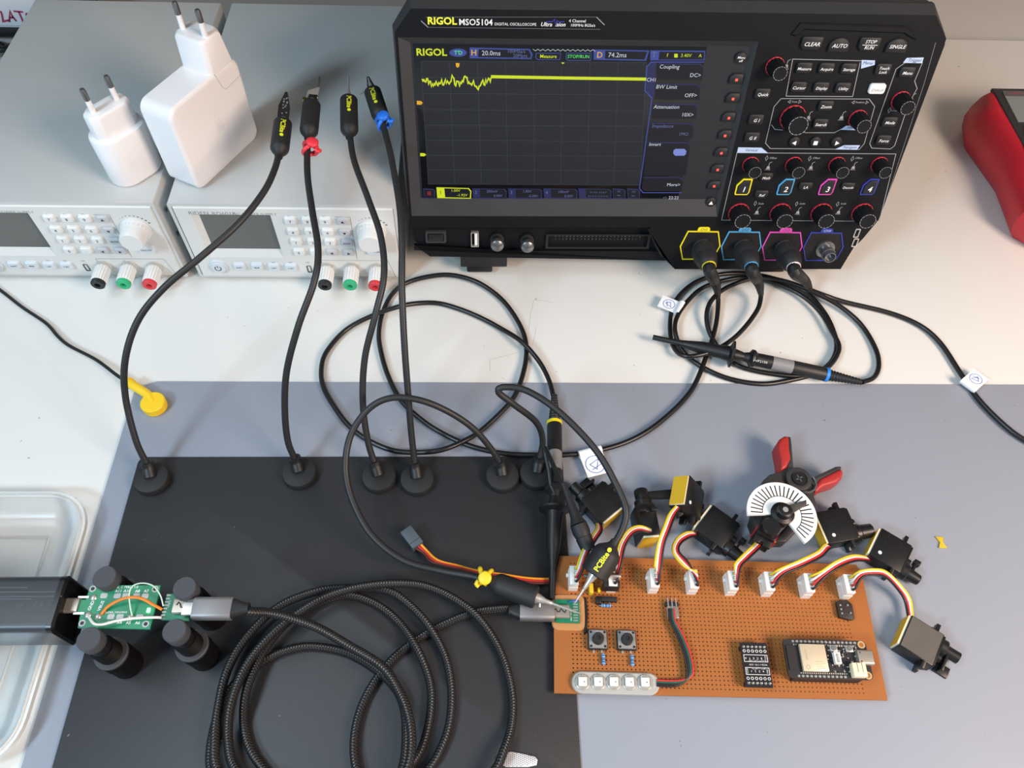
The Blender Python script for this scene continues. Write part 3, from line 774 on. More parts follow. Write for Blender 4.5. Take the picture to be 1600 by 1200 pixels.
stext([('T', (1298, 264), 5.4, dict(bold=0.01)), ('100MSa/s', (636, 247), 3.2), ('20Mpts', (655, 268), 3.2), ('200mV', (520, 920), 2.9), ('0.00V', (548, 941), 2.9), ('1.00V', (688, 920), 2.9), ('-2.04V', (716, 942), 2.9), ('100mV', (862, 922), 2.9), ('0.00V', (888, 943), 2.9), ('0 1 2 3  4 5 6 7', (1030, 925), 2.0), ('8 9 10 11 12 13 14 15', (1030, 943), 1.7), ('Impedance', (1340, 606), 3.6, dict(shear=0.1)), ('1MO', (1440, 645), 3.4), ('<)', (1350, 951), 3.4), ('2', (442, 925), 3.8), ('3', (612, 925), 3.8), ('4', (782, 926), 3.8), ('~', (1128, 938), 5), ('~', (1198, 940), 5), ('G1', (1130, 920), 2.2), ('G2', (1200, 922), 2.2)], e_dim, 'dim_text')
# menu column
sline([[(1540, 298), (1284, 298), (1264, 318), (1254, 436), (1288, 472), (1228, 905), (1245, 926), (1432, 926)]], e_b, 'menu_outline', ZS + 0.08, 0.7)
spoly([[(1284, 298), (1310, 298), (1300, 460), (1288, 472), (1254, 436), (1264, 318)]], e_db, 'menu_tab', ZS + 0.06)
spoly([[(1318, 306), (1520, 308), (1534, 322), (1530, 384), (1312, 382)], [(1306, 404), (1506, 406), (1520, 420), (1516, 480), (1300, 478)], [(1292, 500), (1490, 502), (1504, 516), (1500, 572), (1286, 570)], [(1280, 592), (1474, 594), (1488, 606), (1484, 662), (1274, 660)], [(1268, 684), (1460, 686), (1472, 698), (1450, 842), (1250, 842)], [(1246, 852), (1420, 852), (1440, 868), (1430, 918), (1250, 918), (1240, 905)]], e_pan, 'menu_items', ZS + 0.04)
sline([[(1318, 306), (1520, 308), (1534, 322)], [(1306, 404), (1506, 406), (1520, 420)], [(1292, 500), (1490, 502), (1504, 516)], [(1280, 592), (1474, 594), (1488, 606)], [(1268, 684), (1460, 686), (1472, 698)], [(1246, 852), (1420, 852), (1440, 868)]], e_db, 'menu_dividers', ZS + 0.09, 0.9)
spoly([[(1392, 722), (1402, 715), (1444, 715), (1454, 726), (1450, 742), (1442, 748), (1400, 748), (1390, 738)]], scr('lit_toggle', (120, 135, 205), 0.6), 'toggle', ZS + 0.1)
# bottom bar
spoly([[(x0, 905), (x0 + w - 10, 905 + 3), (x0 + w, 918), (x0 + w - 2, 958), (x0 + 4, 954)] for x0, w in ((188, 60), (425, 165), (596, 165), (766, 165), (934, 160), (1098, 64), (1168, 64))], e_db, 'bottom_frames', ZS)
spoly([[(x0 + 36, 909), (x0 + w - 14, 910), (x0 + w - 5, 922), (x0 + w - 7, 952), (x0 + 38, 949)] for x0, w in ((425, 165), (596, 165), (766, 165), (934, 160))] + [[(x0 + 5, 912), (x0 + w - 8, 914), (x0 + w - 5, 952), (x0 + 7, 950)] for x0, w in ((188, 60), (1098, 64), (1168, 64))], e_pan, 'bottom_fields', ZS + 0.05)
spoly([[(252, 900), (408, 904), (420, 918), (418, 955), (256, 952)]], e_y, 'channel_one_box', ZS)
spoly([[(290, 905), (404, 908), (415, 920), (413, 951), (294, 948)]], e_pan, 'channel_one_field', ZS + 0.05)
stext([('1', (272, 926), 4.2)], e_pan, 'channel_one_numeral'); stext([('lE', (218, 930), 4.4, dict(bold=0.01))], scr('lit_red', (170, 40, 60), 0.4), 'logo_text')
spoly([[(345, 302), (363, 303), (362, 318), (354, 326), (346, 318)], [(158, 484), (178, 485), (187, 494), (178, 503), (158, 502)]], e_o, 'trigger_markers', ZS + 0.12)
spoly([[(174, 735), (194, 736), (203, 743), (194, 751), (174, 750)], [(1395, 258), (1412, 258), (1412, 276), (1395, 276)], [(852, 300), (868, 300), (860, 308)]], e_y, 'level_markers', ZS + 0.12)
# ================================================================== CHARGERS ON THE POWER SUPPLIES
PT = PSH - 0.5 + 0.05     # top of the power supplies
def pin_pair(t, parent_name, p1, p2, d, L=19):
    for p in (p1, p2):
        o = MB().lathe_along(p, d, [(2.1, -1), (1.95, 9.5), (1.9, 10)], 14).build('pin', M_charger, t, world=True)
        MB().lathe_along(p + d.normalized() * 10, d, [(2.0, 0), (2.0, 7.2), (1.5, 8.6), (0.05, 9.2)], 14).build('pin_tip', M_dmetal, o, world=True)
# square charger: 80 x 80 x 29, standing on one edge
ca = V3((0.46, 0.888, 0)); cb_ = V3((-0.888, 0.46, 0)); cz = V3((0, 0, 1))
cc = V3((-209.0, 477.5, PT))
t = thing('laptop_charger', 'large square white laptop charger standing on the power supply, pins upwards', 'charger', cc, (ca, cb_, cz), None)
b = MB(); rings = []
for (y, ins) in ((-14.2, 2.6), (-13.4, 1.0), (-12, 0), (12, 0), (13.4, 1.0), (14.2, 2.6)):
    rings.append([(x, y, z) for x, z in rrect(0, 35, 74 - 2 * ins, 70 - 2 * ins, 8 - ins * 0.6, 6)][::-1])
b.loft(rings); b.build('body', M_charger, t, smooth=30)
sm = MB()
for k in range(1):
    pts = [V3((12, -14.3, 70)), V3((15, -14.3, 58)), V3((18, -14.3, 54.5)), V3((36.8, -14.3, 56))]
    sm.tube(pts, 0.25, 6)
sm.build('seam', mat('seam_grey', (196, 197, 200), 0.5, var=0), t)
em_ = MB(); FE = frame(V3((2, -14.24, 34)), V3((1, 0, 0)), V3((0, 0, 1)), V3((0, -1, 0)))
em_.flat([(x * 0.5, y * 0.5) for x, y in ((0, 6.2), (3.4, 7.6), (6.6, 6.4), (8.2, 3.9), (6.6, 2.6), (5.9, 0.2), (6.6, -2.2), (8.8, -3.8), (6.6, -7.8), (4.2, -9.4), (0, -8.4), (-4.2, -9.4), (-7.2, -6.2), (-8.6, -0.6), (-7.6, 4.6), (-4.4, 7.4))], 0.05, FE)
em_.flat([(x * 0.5, y * 0.5) for x, y in ((0.4, 8.4), (3.2, 9.8), (4.0, 13.0), (1.4, 11.8))], 0.05, FE)
em_.build('embossed_mark', mat('mark_pale', (228, 228, 231), 0.25, var=0), t, smooth=0)
# plug head sits on the top at the far end of the charger
dh = MB()
foot = [(12, -12.5), (39, -12.5), (39, 12.5), (12, 12.5)]
hx0, hx1 = 9.0, 36.0
rings = []
for z, x0, x1, w in ((68.5, hx0, hx1, 13.6), (70.5, hx0, hx1, 13.6), (92, hx0 + 1.5, hx1 - 3, 13.2), (94, hx0 + 3, hx1 - 5, 12)):
    rings.append([(x0, -w * 0.8, z), (x0 + 3, -w, z), (x1 - 4, -w, z), (x1, -w * 0.55, z), (x1, w * 0.55, z), (x1 - 4, w, z), (x0 + 3, w, z), (x0, w * 0.8, z)])
dh.loft(rings); dho = dh.build('plug_head', M_charger, t, bevel=0.8, smooth=40)
Mx = frame(cc, ca, cb_, cz)
pd = Mx.to_3x3() @ V3((0.02, 0, 1))
pin_pair(t, '', Mx @ V3((19, -9.5, 94)), Mx @ V3((19, 9.5, 94)), pd)
# small stadium-shaped charger
sa = V3((0.62, 0.785, 0)); sbb = V3((-0.785, 0.62, 0)); scn = V3((-265.5, 461, PT))
t = thing('phone_charger', 'small rounded white phone charger standing on the left power supply', 'charger', scn, (sa, sbb, cz), None)
rings = []
for z, ins in ((0, 3.0), (0.8, 1.0), (3, 0), (38.5, 0), (40, 0.5), (40.8, 2.2)):
    rings.append([(x, y, z) for x, y in rrect(0, 0, 41 - 2 * ins, 27 - 2 * ins, 13.4 - ins, 8)])
MB().loft(rings).build('body', M_charger, t, smooth=35)
rings = []
for z, ins in ((40.2, 0), (57, 0.6), (59, 2.0)):
    w = 16 - ins; l = 16.5 - ins * 0.6
    rings.append([(-l, -w * 0.25, z), (-l + 5, -w * 0.52, z), (l - 5, -w * 0.52, z), (l, -w * 0.25, z), (l, w * 0.25, z), (l - 5, w * 0.52, z), (-l + 5, w * 0.52, z), (-l, w * 0.25, z)])
MB().loft(rings).build('plug_head', M_charger, t, bevel=0.8, smooth=40)
Mx = frame(scn, sa, sbb, cz)
pin_pair(t, '', Mx @ V3((-9.5, 0, 58.5)), Mx @ V3((9.5, 0, 58.5)), V3((0, 0, 1)))

# ================================================================== FLEXIBLE PROBE ARMS
def gooseneck(pts, r, t):
    path = even(spline(pts, 2.0), 0.85)
    rs = [r * (1.0 if k % 2 else 0.93) for k in range(len(path))]
    return MB().tube(path, rs, 10).build('gooseneck', M_goose, t, world=True, smooth=60)
ylw_pr = mat('logo_yellow', (222, 226, 40), 0.5, var=0)
def curved_text(s_, size, p0, d, R, side, name, m, t, start):
    """lettering wrapped lightly on a round grip; side = outward direction"""
    d = d.normalized(); side = (side - d * side.dot(d)).normalized(); up = side.cross(d)
    vs, fs = text_geo(s_, 0.0, 0.03, 'LEFT')
    out = []
    for x, y, _ in vs:
        a = y * size / R
        out.append(p0 + d * (start + x * size) + side * ((R + 0.12) * math.cos(a)) + up * ((R + 0.12) * math.sin(a)))
    b = MB().add(out, fs)
    n = len(text_geo(s_, 0.0, 0.03, 'LEFT')[0]); w = max(v[0] for v in vs) * size
    # drop mark after the word
    ring = []
    for k in range(14):
        a = 2 * math.pi * k / 14
        x = start + w + 2.2 + 1.5 * math.cos(a); y = 1.3 * math.sin(a) / R
        ring.append(p0 + d * x + side * ((R + 0.12) * math.cos(y)) + up * ((R + 0.12) * math.sin(y)))
    b.add(ring, [tuple(range(14))])
    return b.build(name, m, t, smooth=0, world=True)
def toward_cam(p): return (V3((0, 0, CAM_H)) - p)
ARM_G = 'flexible probe arms on the black plate'
def arm(label, base, path, g0, g1, tip, R, kind, band=None, text_side=None, flip=False):
    p = at(*base, 7); p.z = PZ
    t = thing('probe_arm', label, 'probe arm', p, None, ARM_G)
    MB().lathe([(11.6, 0), (11.8, 0.6), (11.8, 4.4), (11.2, 5.6), (8.5, 6.2), (5.2, 6.6), (5.0, 6.6)], None, 36).build('magnetic_base', M_blkm, t)
    pts = ats(path); d0 = (pts[1] - pts[0]).normalized()
    c0 = V3((p.x, p.y, p.z + 6))
    MB().tube(spline([c0, c0 * 0.5 + (pts[0]) * 0.5, pts[0], pts[0] + d0 * 4], 1.5), 4.2, 16).build('collar', M_rubber, t, world=True)
    a = at(*g0); b = at(*g1); d = b - a; L = d.length
    gooseneck([c0 + V3((0, 0, 2))] + pts + [a + d.normalized() * 4], 2.3, t)
    g = MB().lathe_along(a, d, [(2.7, -3.5), (2.9, -1), (3.8, 0.3), (R * 0.86, R * 0.42), (R * 0.97, R * 0.65), (R, R * 0.85), (R, L - 0.8), (R - 0.7, L), (0.05, L)], 28).build('grip', M_blkm, t, world=True)
    if text_side != 0:
        sd = toward_cam(a)
        if flip: curved_text('PCBite', 4.6, b, -d, R, sd, 'grip_lettering', ylw_pr, g, 3.0)
        else: curved_text('PCBite', 4.6, b, -d, R, sd, 'grip_lettering', ylw_pr, g, 3.0)
    tp = at(*tip); dd = tp - b
    n = d.normalized()
    if kind == 'clip':
        w = n.cross(toward_cam(b).normalized()).normalized()
        h = w.cross(n)
        MB().lathe_along(b, n, [(3.4, -0.5), (3.2, 3)], 14).build('ferrule', M_metal, t, world=True)
        L2 = dd.length; m = frame(b, w, h, n)
        MB().prism([(-4.2, 3), (-4.4, L2 * 0.5), (-1.0, L2), (0.6, L2), (3.6, L2 * 0.5), (3.6, 3)], -0.6, 0.6, frame(b, w, n, -h)).build('circuit_head', M_blkm, t, world=True)
        pads = MB(); rr = random.Random(5)
        for k in range(16):
            yy = 4 + rr.random() * (L2 - 10); xx = rr.uniform(-2.6, 2.2) * (1 - yy / L2 * 0.6)
            pads.box(xx - 0.5, xx + 0.5, yy - 0.35, yy + 0.35, 0.5, 1.0, frame(b, w, n, h))
        pads.build('solder_pads', M_metal, t, world=True)
        MB().cyl(b + w * 3 + n * 0.5, b + w * 4.2 + n * -1 + n * 3, 1.3, 1.3, 10).build('gold_contact', M_brass, t, world=True)
        MB().lathe_along(b + n * (L2 - 1), n, [(0.5, 0), (0.15, 4)], 8).build('needle', M_metal, t, world=True)
    elif kind == 'latch':
        w = n.cross(toward_cam(b).normalized()).normalized(); h = w.cross(n); L2 = dd.length; F = frame(b, w, n, h)
        MB().lathe_along(b, n, [(3.2, -0.5), (2.6, 4)], 14).build('ferrule', M_metal, t, world=True)
        MB().prism([(-4.5, 5), (3.8, 7.5), (4.2, L2 * 0.62), (-3.5, L2 * 0.42)], -0.8, 0.8, F).build('lever', M_metal, t, world=True)
        MB().prism([(-3, 3), (3.2, 4), (3.4, 9), (-2.4, 8)], -1.8, 1.8, F).build('lever_pivot', M_blk, t, world=True)
        MB().prism([(2.6, 4), (4.1, 4), (4.3, L2), (3.0, L2)], -0.4, 0.4, F).build('blade', M_dmetal, t, world=True)
        MB().box(-6.6, -3.2, 2.0, 4.6, -1.2, 1.2, F).build('gold_contact', M_brass, t, world=True)
    else:
        w = n.cross(toward_cam(b).normalized()).normalized()
        MB().lathe_along(b, n, [(3.4, -0.5), (2.6, 2.5), (1.5, 6), (1.2, 10), (0.8, 10.5), (0.7, dd.length - 5), (0.12, dd.length)], 14).build('needle', M_metal, t, world=True)
        if kind == 'needle_pin':
            MB().prism([(-3.2, 2), (3.4, 2), (1.0, 16), (-0.8, 16)], -0.5, 0.5, frame(b, w, n, w.cross(n))).build('circuit_head', M_blkm, t, world=True)
            MB().cyl(b - w * 4 + n * 3, b - w * 10 + n * 1, 0.5, 0.5, 8).build('side_pin', M_metal, t, world=True)
        else:
            MB().cyl(b + w * 2.5 + n * 3, b + w * 4.6 + n * 3.6, 0.9, 0.9, 8).build('side_pin', M_dmetal, t, world=True)
    if band:
        bp, m = band; q = at(*bp[:3]); ax = V3(bp[3]).normalized() if len(bp) > 3 else n
        u = ax.cross(toward_cam(q)).normalized(); v = u.cross(ax)
        bb = MB()
        r1 = 4.4
        for ph, tl in ((0.0, 0.45), (1.0, -0.45)):
            ring = []
            for k in range(25):
                a_ = 2 * math.pi * k / 24
                ring.append(q + u * (r1 * math.cos(a_)) + v * (r1 * math.sin(a_)) + ax * (tl * 6 * math.cos(a_) + (ph - 0.5) * 2))
            bb.tube(ring, 1.45, 8, caps=False)
        bb.lathe_along(q + v * 4.0 + u * 0.8 + ax * 0.8, v, [(3.4, 0), (4.2, 0.6), (4.2, 2.6), (3.4, 3.2), (0.05, 3.3)], 20)
        bb.tube(spline([q + u * 3 + v * 3.4 - ax * 3, q + u * 5.2 + v * 3.0 - ax * 4.2, q + u * 6.6 + v * 2.6 - ax * 2.2], 1), 1.3, 8)
        tag(bb.build('marker_band', m, t, world=True, smooth=60), label='coloured silicone marker band tied round the arm')
    return t
m_redb = mat('coral_silicone', (226, 58, 70), 0.45, var=0.02); m_blueb = mat('blue_silicone', (34, 112, 220), 0.45, var=0.02); m_yelb = mat('yellow_silicone', (240, 205, 40), 0.45, var=0.02)
arm('leftmost probe arm, curving up over the power supply to a flat circuit-board tip', (237, 748),
    [(232, 730, 13), (213, 690, 30), (196, 620, 56), (196, 560, 79), (216, 500, 98), (256, 450, 112), (312, 403, 122), (372, 350, 130), (412, 300, 134), (430, 262, 136)],
    (436, 240, 136), (442, 192, 138), (446, 143, 141), 6.4, 'clip')
arm('probe arm with a red marker band, second from the left', (468, 739),
    [(463, 722, 13), (450, 690, 29), (445, 640, 52), (448, 580, 78), (466, 510, 105), (491, 440, 124), (497, 390, 130), (488, 330, 132), (481, 280, 133), (480, 240, 134)],
    (482, 212, 135), (487, 163, 137), (500, 115, 141), 6.4, 'latch', ((485, 233, 134), m_redb), text_side=0)
arm('probe arm without a band whose slim needle points up beside the red-banded one', (592, 745),
    [(587, 728, 13), (575, 690, 28), (567, 630, 52), (570, 560, 78), (587, 490, 102), (600, 430, 116), (595, 370, 122), (575, 310, 126), (553, 250, 128)],
    (546, 210, 129), (545, 156, 131), (545, 115, 133), 6.4, 'needle')
arm('probe arm with a blue marker band, rising beside the oscilloscope', (652, 749),
    [(649, 730, 13), (643, 680, 33), (638, 620, 57), (632, 540, 85), (628, 450, 111), (628, 380, 125), (624, 320, 131), (612, 250, 134), (603, 212, 135)],
    (596, 186, 136), (582, 143, 138), (577, 115, 140), 6.2, 'needle_pin', ((600, 192, 135), m_blueb))
arm('probe arm with a yellow marker band, looping low over the plate to the circuit board', (785, 744),
    [(783, 728, 13), (770, 705, 24), (740, 670, 42), (700, 643, 56), (655, 625, 65), (610, 622, 67), (575, 640, 62), (548, 680, 52), (540, 730, 42), (550, 780, 33), (580, 835, 25), (630, 875, 20), (690, 892, 19), (740, 901, 21)],
    (768, 909, 23), (838, 934, 24), (905, 945, 14), 7.0, 'needle', ((757, 901, 22, (1, -0.2, 0)), m_yelb), text_side=0)
arm('probe arm bent down over the servos with its yellow-lettered grip above the circuit board', (838, 740),
    [(841, 722, 13), (848, 690, 26), (838, 660, 43), (803, 632, 62), (779, 613, 72), (785, 605, 75), (822, 610, 75), (872, 642, 71), (930, 702, 61), (965, 762, 52), (978, 800, 47), (970, 832, 41)],
    (957, 852, 38), (927, 898, 30), (904, 931, 12), 9.0, 'needle')

# ================================================================== OSCILLOSCOPE PROBES
def flagmark(t, q, ang, w=18, h=16):
    """white paper flag folded round a cable, printed with a blue round mark"""
    c, s_ = math.cos(ang), math.sin(ang)
    q = V3(q); ux = V3((c, s_, 0)); uy = V3((-s_, c, 0)); uz = V3((0, 0, 1))
    F = frame(q, ux, uy, uz)
    f = MB().box(-w / 2, w / 2, 0, h, -0.25, 0.25, F)
    fl = f.build('paper_flag', mat('white_paper', (236, 238, 240), 0.7, var=0.01), t, world=True)
    MB().lathe_along(q - ux * (w / 2), ux, [(2.9, 0), (2.9, w)], 14).build('flag_wrap', mat('white_paper', (236, 238, 240)), fl, world=True)
    mk = MB()
    cx, cy, r = 0, h * 0.55, min(w, h) * 0.36
    mk.strip([(cx + r * math.cos(a * 0.2618), cy + r * math.sin(a * 0.2618)) for a in range(24)], 0.5, 0.32, F, True)
    mk.strip([(cx - r * 0.5, cy - r * 0.5), (cx + r * 0.55, cy - r * 0.1), (cx - 0.1, cy + r * 0.6)], 0.55, 0.32, F, True)
    mk.strip([(cx - r * 0.7, cy + r * 0.1), (cx + r * 0.5, cy + r * 0.55)], 0.45, 0.32, F)
    mk.build('printed_mark', mat('blue_print', (70, 118, 196), 0.6, var=0), fl, world=True, smooth=0)
def bnc_plug(t, k, bend, mring):
    """BNC plug on channel k; returns point and direction where the cable starts"""
    cx, cy = BN[k]; p = SW(cx + 0.5, cy, 3); n = SEN.copy()
    MB().lathe_along(p, n, [(8.4, 0), (9.4, 1), (9.4, 11), (8.8, 12), (8.8, 12.6), (8.6, 15), (7.4, 20), (5.4, 23.5), (4.6, 24)], 60, 20, 0.04).build('bnc_plug', M_blkm, t, world=True)
    e = p + n * 23
    b_end = at(*bend[-1]); p1_ = e + n * 7 + V3((0, 0, -1.5)); p2_ = p1_ * 0.45 + b_end * 0.55 + V3((0, -1.0, 3.0))
    b = [p1_, p2_, b_end]
    d = (p1_ - e).normalized()
    MB().lathe_along(e + d * 0.5, d, [(4.6, -0.6), (5.5, -0.5), (5.5, 1.1), (4.6, 1.2)], 22).build('colour_ring', mring, t, world=True)
    path = even(spline([e, b[0]] + b[1:], 1.0), 1.3)
    rs = []
    for i in range(len(path)):
        f = i / (len(path) - 1); r = 5.1 if f < 0.25 else 5.1 - 2.9 * (f - 0.25) / 0.75
        rs.append(r * (0.84 if (i % 2 and f > 0.4) else 1.0))
    MB().tube(path, rs, 14).build('strain_relief', M_rubber, t, world=True, smooth=25)
    return b[-1], (b[-1] - b[-2]).normalized()
def cable(pts, r, t, m=None, name='cable', n=8, step=3.0):
    return MB().tube(spline(pts, step), r, n).build(name, m or M_cable, t, world=True, smooth=60)
def probe_body(t, tail, head, tip, ring, mring, R=5.4, flange=10.6):
    """scope probe lying from tail (cable end) over head to tip"""
    d = (head - tail); L = d.length; u = d.normalized()
    path = even([tail, tail + u * (L * 0.28)], 1.2)
    MB().tube(path, [(2.4 + 2.4 * i / len(path)) * (0.84 if i % 2 else 1) for i in range(len(path))], 14).build('strain_relief', M_rubber, t, world=True, smooth=25)
    a = tail + u * (L * 0.28)
    MB().lathe_along(a, u, [(R + 0.2, 0), (R + 0.2, 2.4)], 22).build('colour_ring', mring, t, world=True)
    r2 = L * 0.72
    MB().lathe_along(a, u, [(R - 0.3, 2), (R, 3), (R, r2 * 0.42)], 22).build('handle', M_rubber, t, world=True)
    MB().lathe_along(a, u, [(R - 0.1, r2 * 0.42), (R - 0.1, r2 * 0.66)], 22).build('grey_band', mat('band_grey', (128, 128, 130), 0.5, var=0.02), t, world=True)
    MB().lathe_along(a, u, [(R, r2 * 0.66), (R - 0.2, r2 * 0.84), (R + 1.6, r2 * 0.87), (R + 1.8, r2 * 0.9), (R - 1.0, r2 * 0.93), (R - 2.2, r2)], 22).build('collar', M_blk, t, world=True)
    d2 = tip - head; L2 = d2.length
    MB().lathe_along(head, d2, [(3.0, -2), (4.2, 3), (4.8, 6), (flange, 7.4), (flange, 8.8), (6.2, 10.5), (5.4, 16), (5.0, L2 * 0.45), (3.2, L2 * 0.62), (2.3, L2 * 0.72), (2.1, L2)], 24).build('hook_sleeve', M_blk, t, world=True)
# channel 1
t1 = thing('oscilloscope_probe', 'oscilloscope probe with yellow rings, clipped to the left edge of the circuit board', 'probe', at(867, 740, 8), None, 'oscilloscope probes')
e, d = bnc_plug(t1, 0, [(1109, 428, 26), (1120, 452, 14), (1122, 462, 9)], M_ch[0])
cz_ = 4.6
loop = [(1122, 478, 6), (1118, 510, 5), (1106, 550, 5), (1080, 610, 5), (1033, 658, 5), (985, 688, 5), (930, 705, 5), (880, 711, 6), (840, 711, 6), (790, 709, 5), (742, 699, 5), (703, 683, 5), (664, 660, 5), (627, 626, 5), (606, 586, 3), (595, 548, 3), (592, 520, 3), (598, 488, 3), (614, 458, 3), (640, 440, 4), (685, 430, 5), (718, 432, 5), (750, 443, 4), (782, 466, 3), (805, 495, 3), (820, 527, 3), (822, 560, 3), (813, 598, 4.5), (800, 625, 5), (776, 651, 5), (750, 674, 5), (727, 688, 8), (690, 703, 9), (650, 707, 6), (611, 703, 5), (572, 686, 5), (545, 665, 5), (524, 638, 5), (506, 606, 4), (502, 578, 3), (510, 550, 3), (540, 516, 3), (580, 494, 6), (620, 480, 8), (652, 474, 5), (685, 474, 3), (718, 483, 3), (750, 496, 3), (782, 513, 3.5), (815, 534, 8), (841, 563, 6), (857, 592, 6)]
cable([e] + ats(loop) + [at(865, 620, 8)], 1.95, t1)
tail = at(866, 618, 8.5); head = at(867, 778, 14.5); tip = at(862, 936, 9.5)
probe_body(t1, tail, head, tip, None, M_ch[0])
flagmark(t1, at(922, 706, 7), RAD(16), 17, -19)
# ground lead with alligator clip
gl = ats([(866, 770, 17), (860, 757, 19), (857, 735, 22), (852, 712, 26), (851, 699, 28), (856, 708, 30), (866, 730, 31), (880, 760, 31), (893, 788, 31)])
MB().tube(spline(gl, 2), 1.6, 8).build('ground_lead', M_cable, t1, world=True)
p0 = at(886, 772, 31); p1 = at(904, 820, 29); p2 = at(920, 860, 25)
bo = MB().lathe_along(p0, p1 - p0, [(1.7, -8), (2.2, 0), (3.6, (p1 - p0).length * 0.75), (5.6, (p1 - p0).length)], 18)
d = (p2 - p1)
bo.lathe_along(p1, d, [(5.6, 0), (5.8, 5), (5.0, d.length * 0.48), (5.4, d.length * 0.5), (4.6, d.length)], 18)
bo.build('clip_boot', M_blkm, t1, world=True)
jw = MB(); u = d.normalized(); w = u.cross(toward_cam(p2)).normalized()
for s_ in (-1, 1):
    jw.tube([p2 - u * 2 + w * 2.6 * s_, p2 + u * 4 + w * 2.2 * s_, p2 + u * 9 + w * 0.7 * s_], [1.3, 1.2, 0.8], 8)
jw.build('clip_jaws', M_metal, t1, world=True)
# channel 2, coiled up in front of the instrument
t2 = thing('oscilloscope_probe', 'oscilloscope probe with blue rings, lying coiled on the desk before the oscilloscope', 'probe', at(1200, 560, 6), None, 'oscilloscope probes')
e, d = bnc_plug(t2, 1, [(1176, 428, 26), (1186, 448, 16), (1189, 460, 12)], M_ch[1])
loop = [(1188, 470, 10), (1183, 485, 9), (1165, 510, 8), (1142, 532, 8), (1112, 549, 11), (1075, 557, 10), (1055, 546, 6), (1047, 517, 3), (1051, 480, 3), (1068, 455, 3), (1095, 437, 3), (1132, 428, 3), (1172, 428, 3), (1215, 437, 3), (1258, 455, 3), (1289, 490, 3), (1304, 522, 3), (1307, 545, 3), (1298, 566, 3), (1275, 583, 3), (1235, 594, 3), (1190, 600, 3), (1140, 592, 3), (1098, 574, 3), (1068, 550, 3), (1055, 520, 7), (1058, 495, 7), (1075, 470, 6), (1098, 450, 6), (1132, 438, 6), (1168, 434, 6), (1208, 442, 6), (1250, 460, 6), (1281, 487, 6), (1300, 518, 6), (1311, 545, 6), (1292, 575, 6), (1255, 587, 4), (1205, 584, 3), (1155, 572, 3), (1127, 550, 3), (1107, 515, 5), (1105, 485, 8), (1118, 462, 9), (1145, 445, 9), (1185, 434, 9), (1228, 440, 9), (1268, 455, 9), (1310, 477, 6), (1345, 507, 3), (1368, 545, 3), (1373, 572, 3), (1365, 590, 4)]
cable([e] + ats(loop) + [at(1347, 597, 7)], 1.95, t2)
probe_body(t2, at(1346, 597, 7.5), at(1160, 557, 12.5), at(1020, 527, 9), None, mat('ring_blue', (40, 130, 220), 0.5, var=0))
MB().text('PVP2150', 3.0, frame(at(1188, 565, 17.2), V3((0.98, -0.2, 0)), V3((0.2, 0.98, 0)), V3((0, 0, 1)))).build('probe_lettering', M_print, t2, world=True, smooth=0)
flagmark(t2, at(1062, 482, 6), RAD(62), 13, 17)
# channel 3
t3 = thing('oscilloscope_probe', 'oscilloscope probe cable with a white ring, trailing off to the right of the picture', 'probe', at(1400, 493, 3), None, 'oscilloscope probes')
e, d = bnc_plug(t3, 2, [(1243, 424, 26), (1258, 443, 14), (1266, 453, 9)], mat('ring_white', (235, 225, 228), 0.5, var=0))
cable([e] + ats([(1290, 462, 5), (1320, 472, 3), (1390, 489, 3), (1438, 509, 3), (1470, 537, 3), (1500, 582, 3), (1530, 625, 4.5), (1570, 665, 5), (1605, 690, 5), (1680, 730, 5), (1800, 770, 5)]), 1.95, t3)
flagmark(t3, at(1514, 602, 6), RAD(-52), 13, 17)
# ================================================================== CIRCUIT BOARD
BZ = 8.0                                   # top of the perforated board
psi = RAD(-2.08); BP = 2.54
bo_ = at(892, 879.7, BZ)
BXA = (V3((math.cos(psi), math.sin(psi), 0)), V3((-math.sin(psi), math.cos(psi), 0)), V3((0, 0, 1)))
BRD = thing('circuit_board', 'brown perforated circuit board fitted with white connectors and small modules', 'circuit board', (bo_.x, bo_.y, BZ), BXA)
_bi = INV[BRD.name]
def BL(u, v, h=0.0):
    p = _bi @ at(u, v, BZ + h); return (p.x, p.y)
pm = mat('phenolic_board', (160, 96, 42), 0.5, var=0.09, vscale=25, bump=0.05, bscale=300)
pmc = mat('copper_pad', (206, 150, 92), 0.4, var=0.05)
out = [BL(875, 868.5), BL(870, 891), BL(865.5, 965), BL(866, 1083), BL(1387, 1094), BL(1346, 893), BL(1337, 882)]
gx0, gx1, gy0, gy1 = -BP / 2, 69.5 * BP, -30.5 * BP, BP / 2
b = MB(); TH = 1.6
hv = []; hf = []
NS = 8; hr = 0.56
for r_ in range(31):
    for c in range(70):
        x, y = c * BP, -r_ * BP; o = len(hv); h = BP / 2
        sqr = [(h, -h), (h, 0), (h, h), (0, h), (-h, h), (-h, 0), (-h, -h), (0, -h)]
        hv += [(x + a, y + b2, 0) for a, b2 in sqr]
        an = [-45, 0, 45, 90, 135, 180, 225, 270]
        hv += [(x + hr * math.cos(RAD(a)), y + hr * math.sin(RAD(a)), 0) for a in an]
        hv += [(x + hr * math.cos(RAD(a)), y + hr * math.sin(RAD(a)), -TH) for a in an]
        for i in range(8):
            j = (i + 1) % 8
            hf.append((o + i, o + j, o + 8 + j, o + 8 + i)); hf.append((o + 8 + i, o + 8 + j, o + 16 + j, o + 16 + i))
b.add(hv, hf)
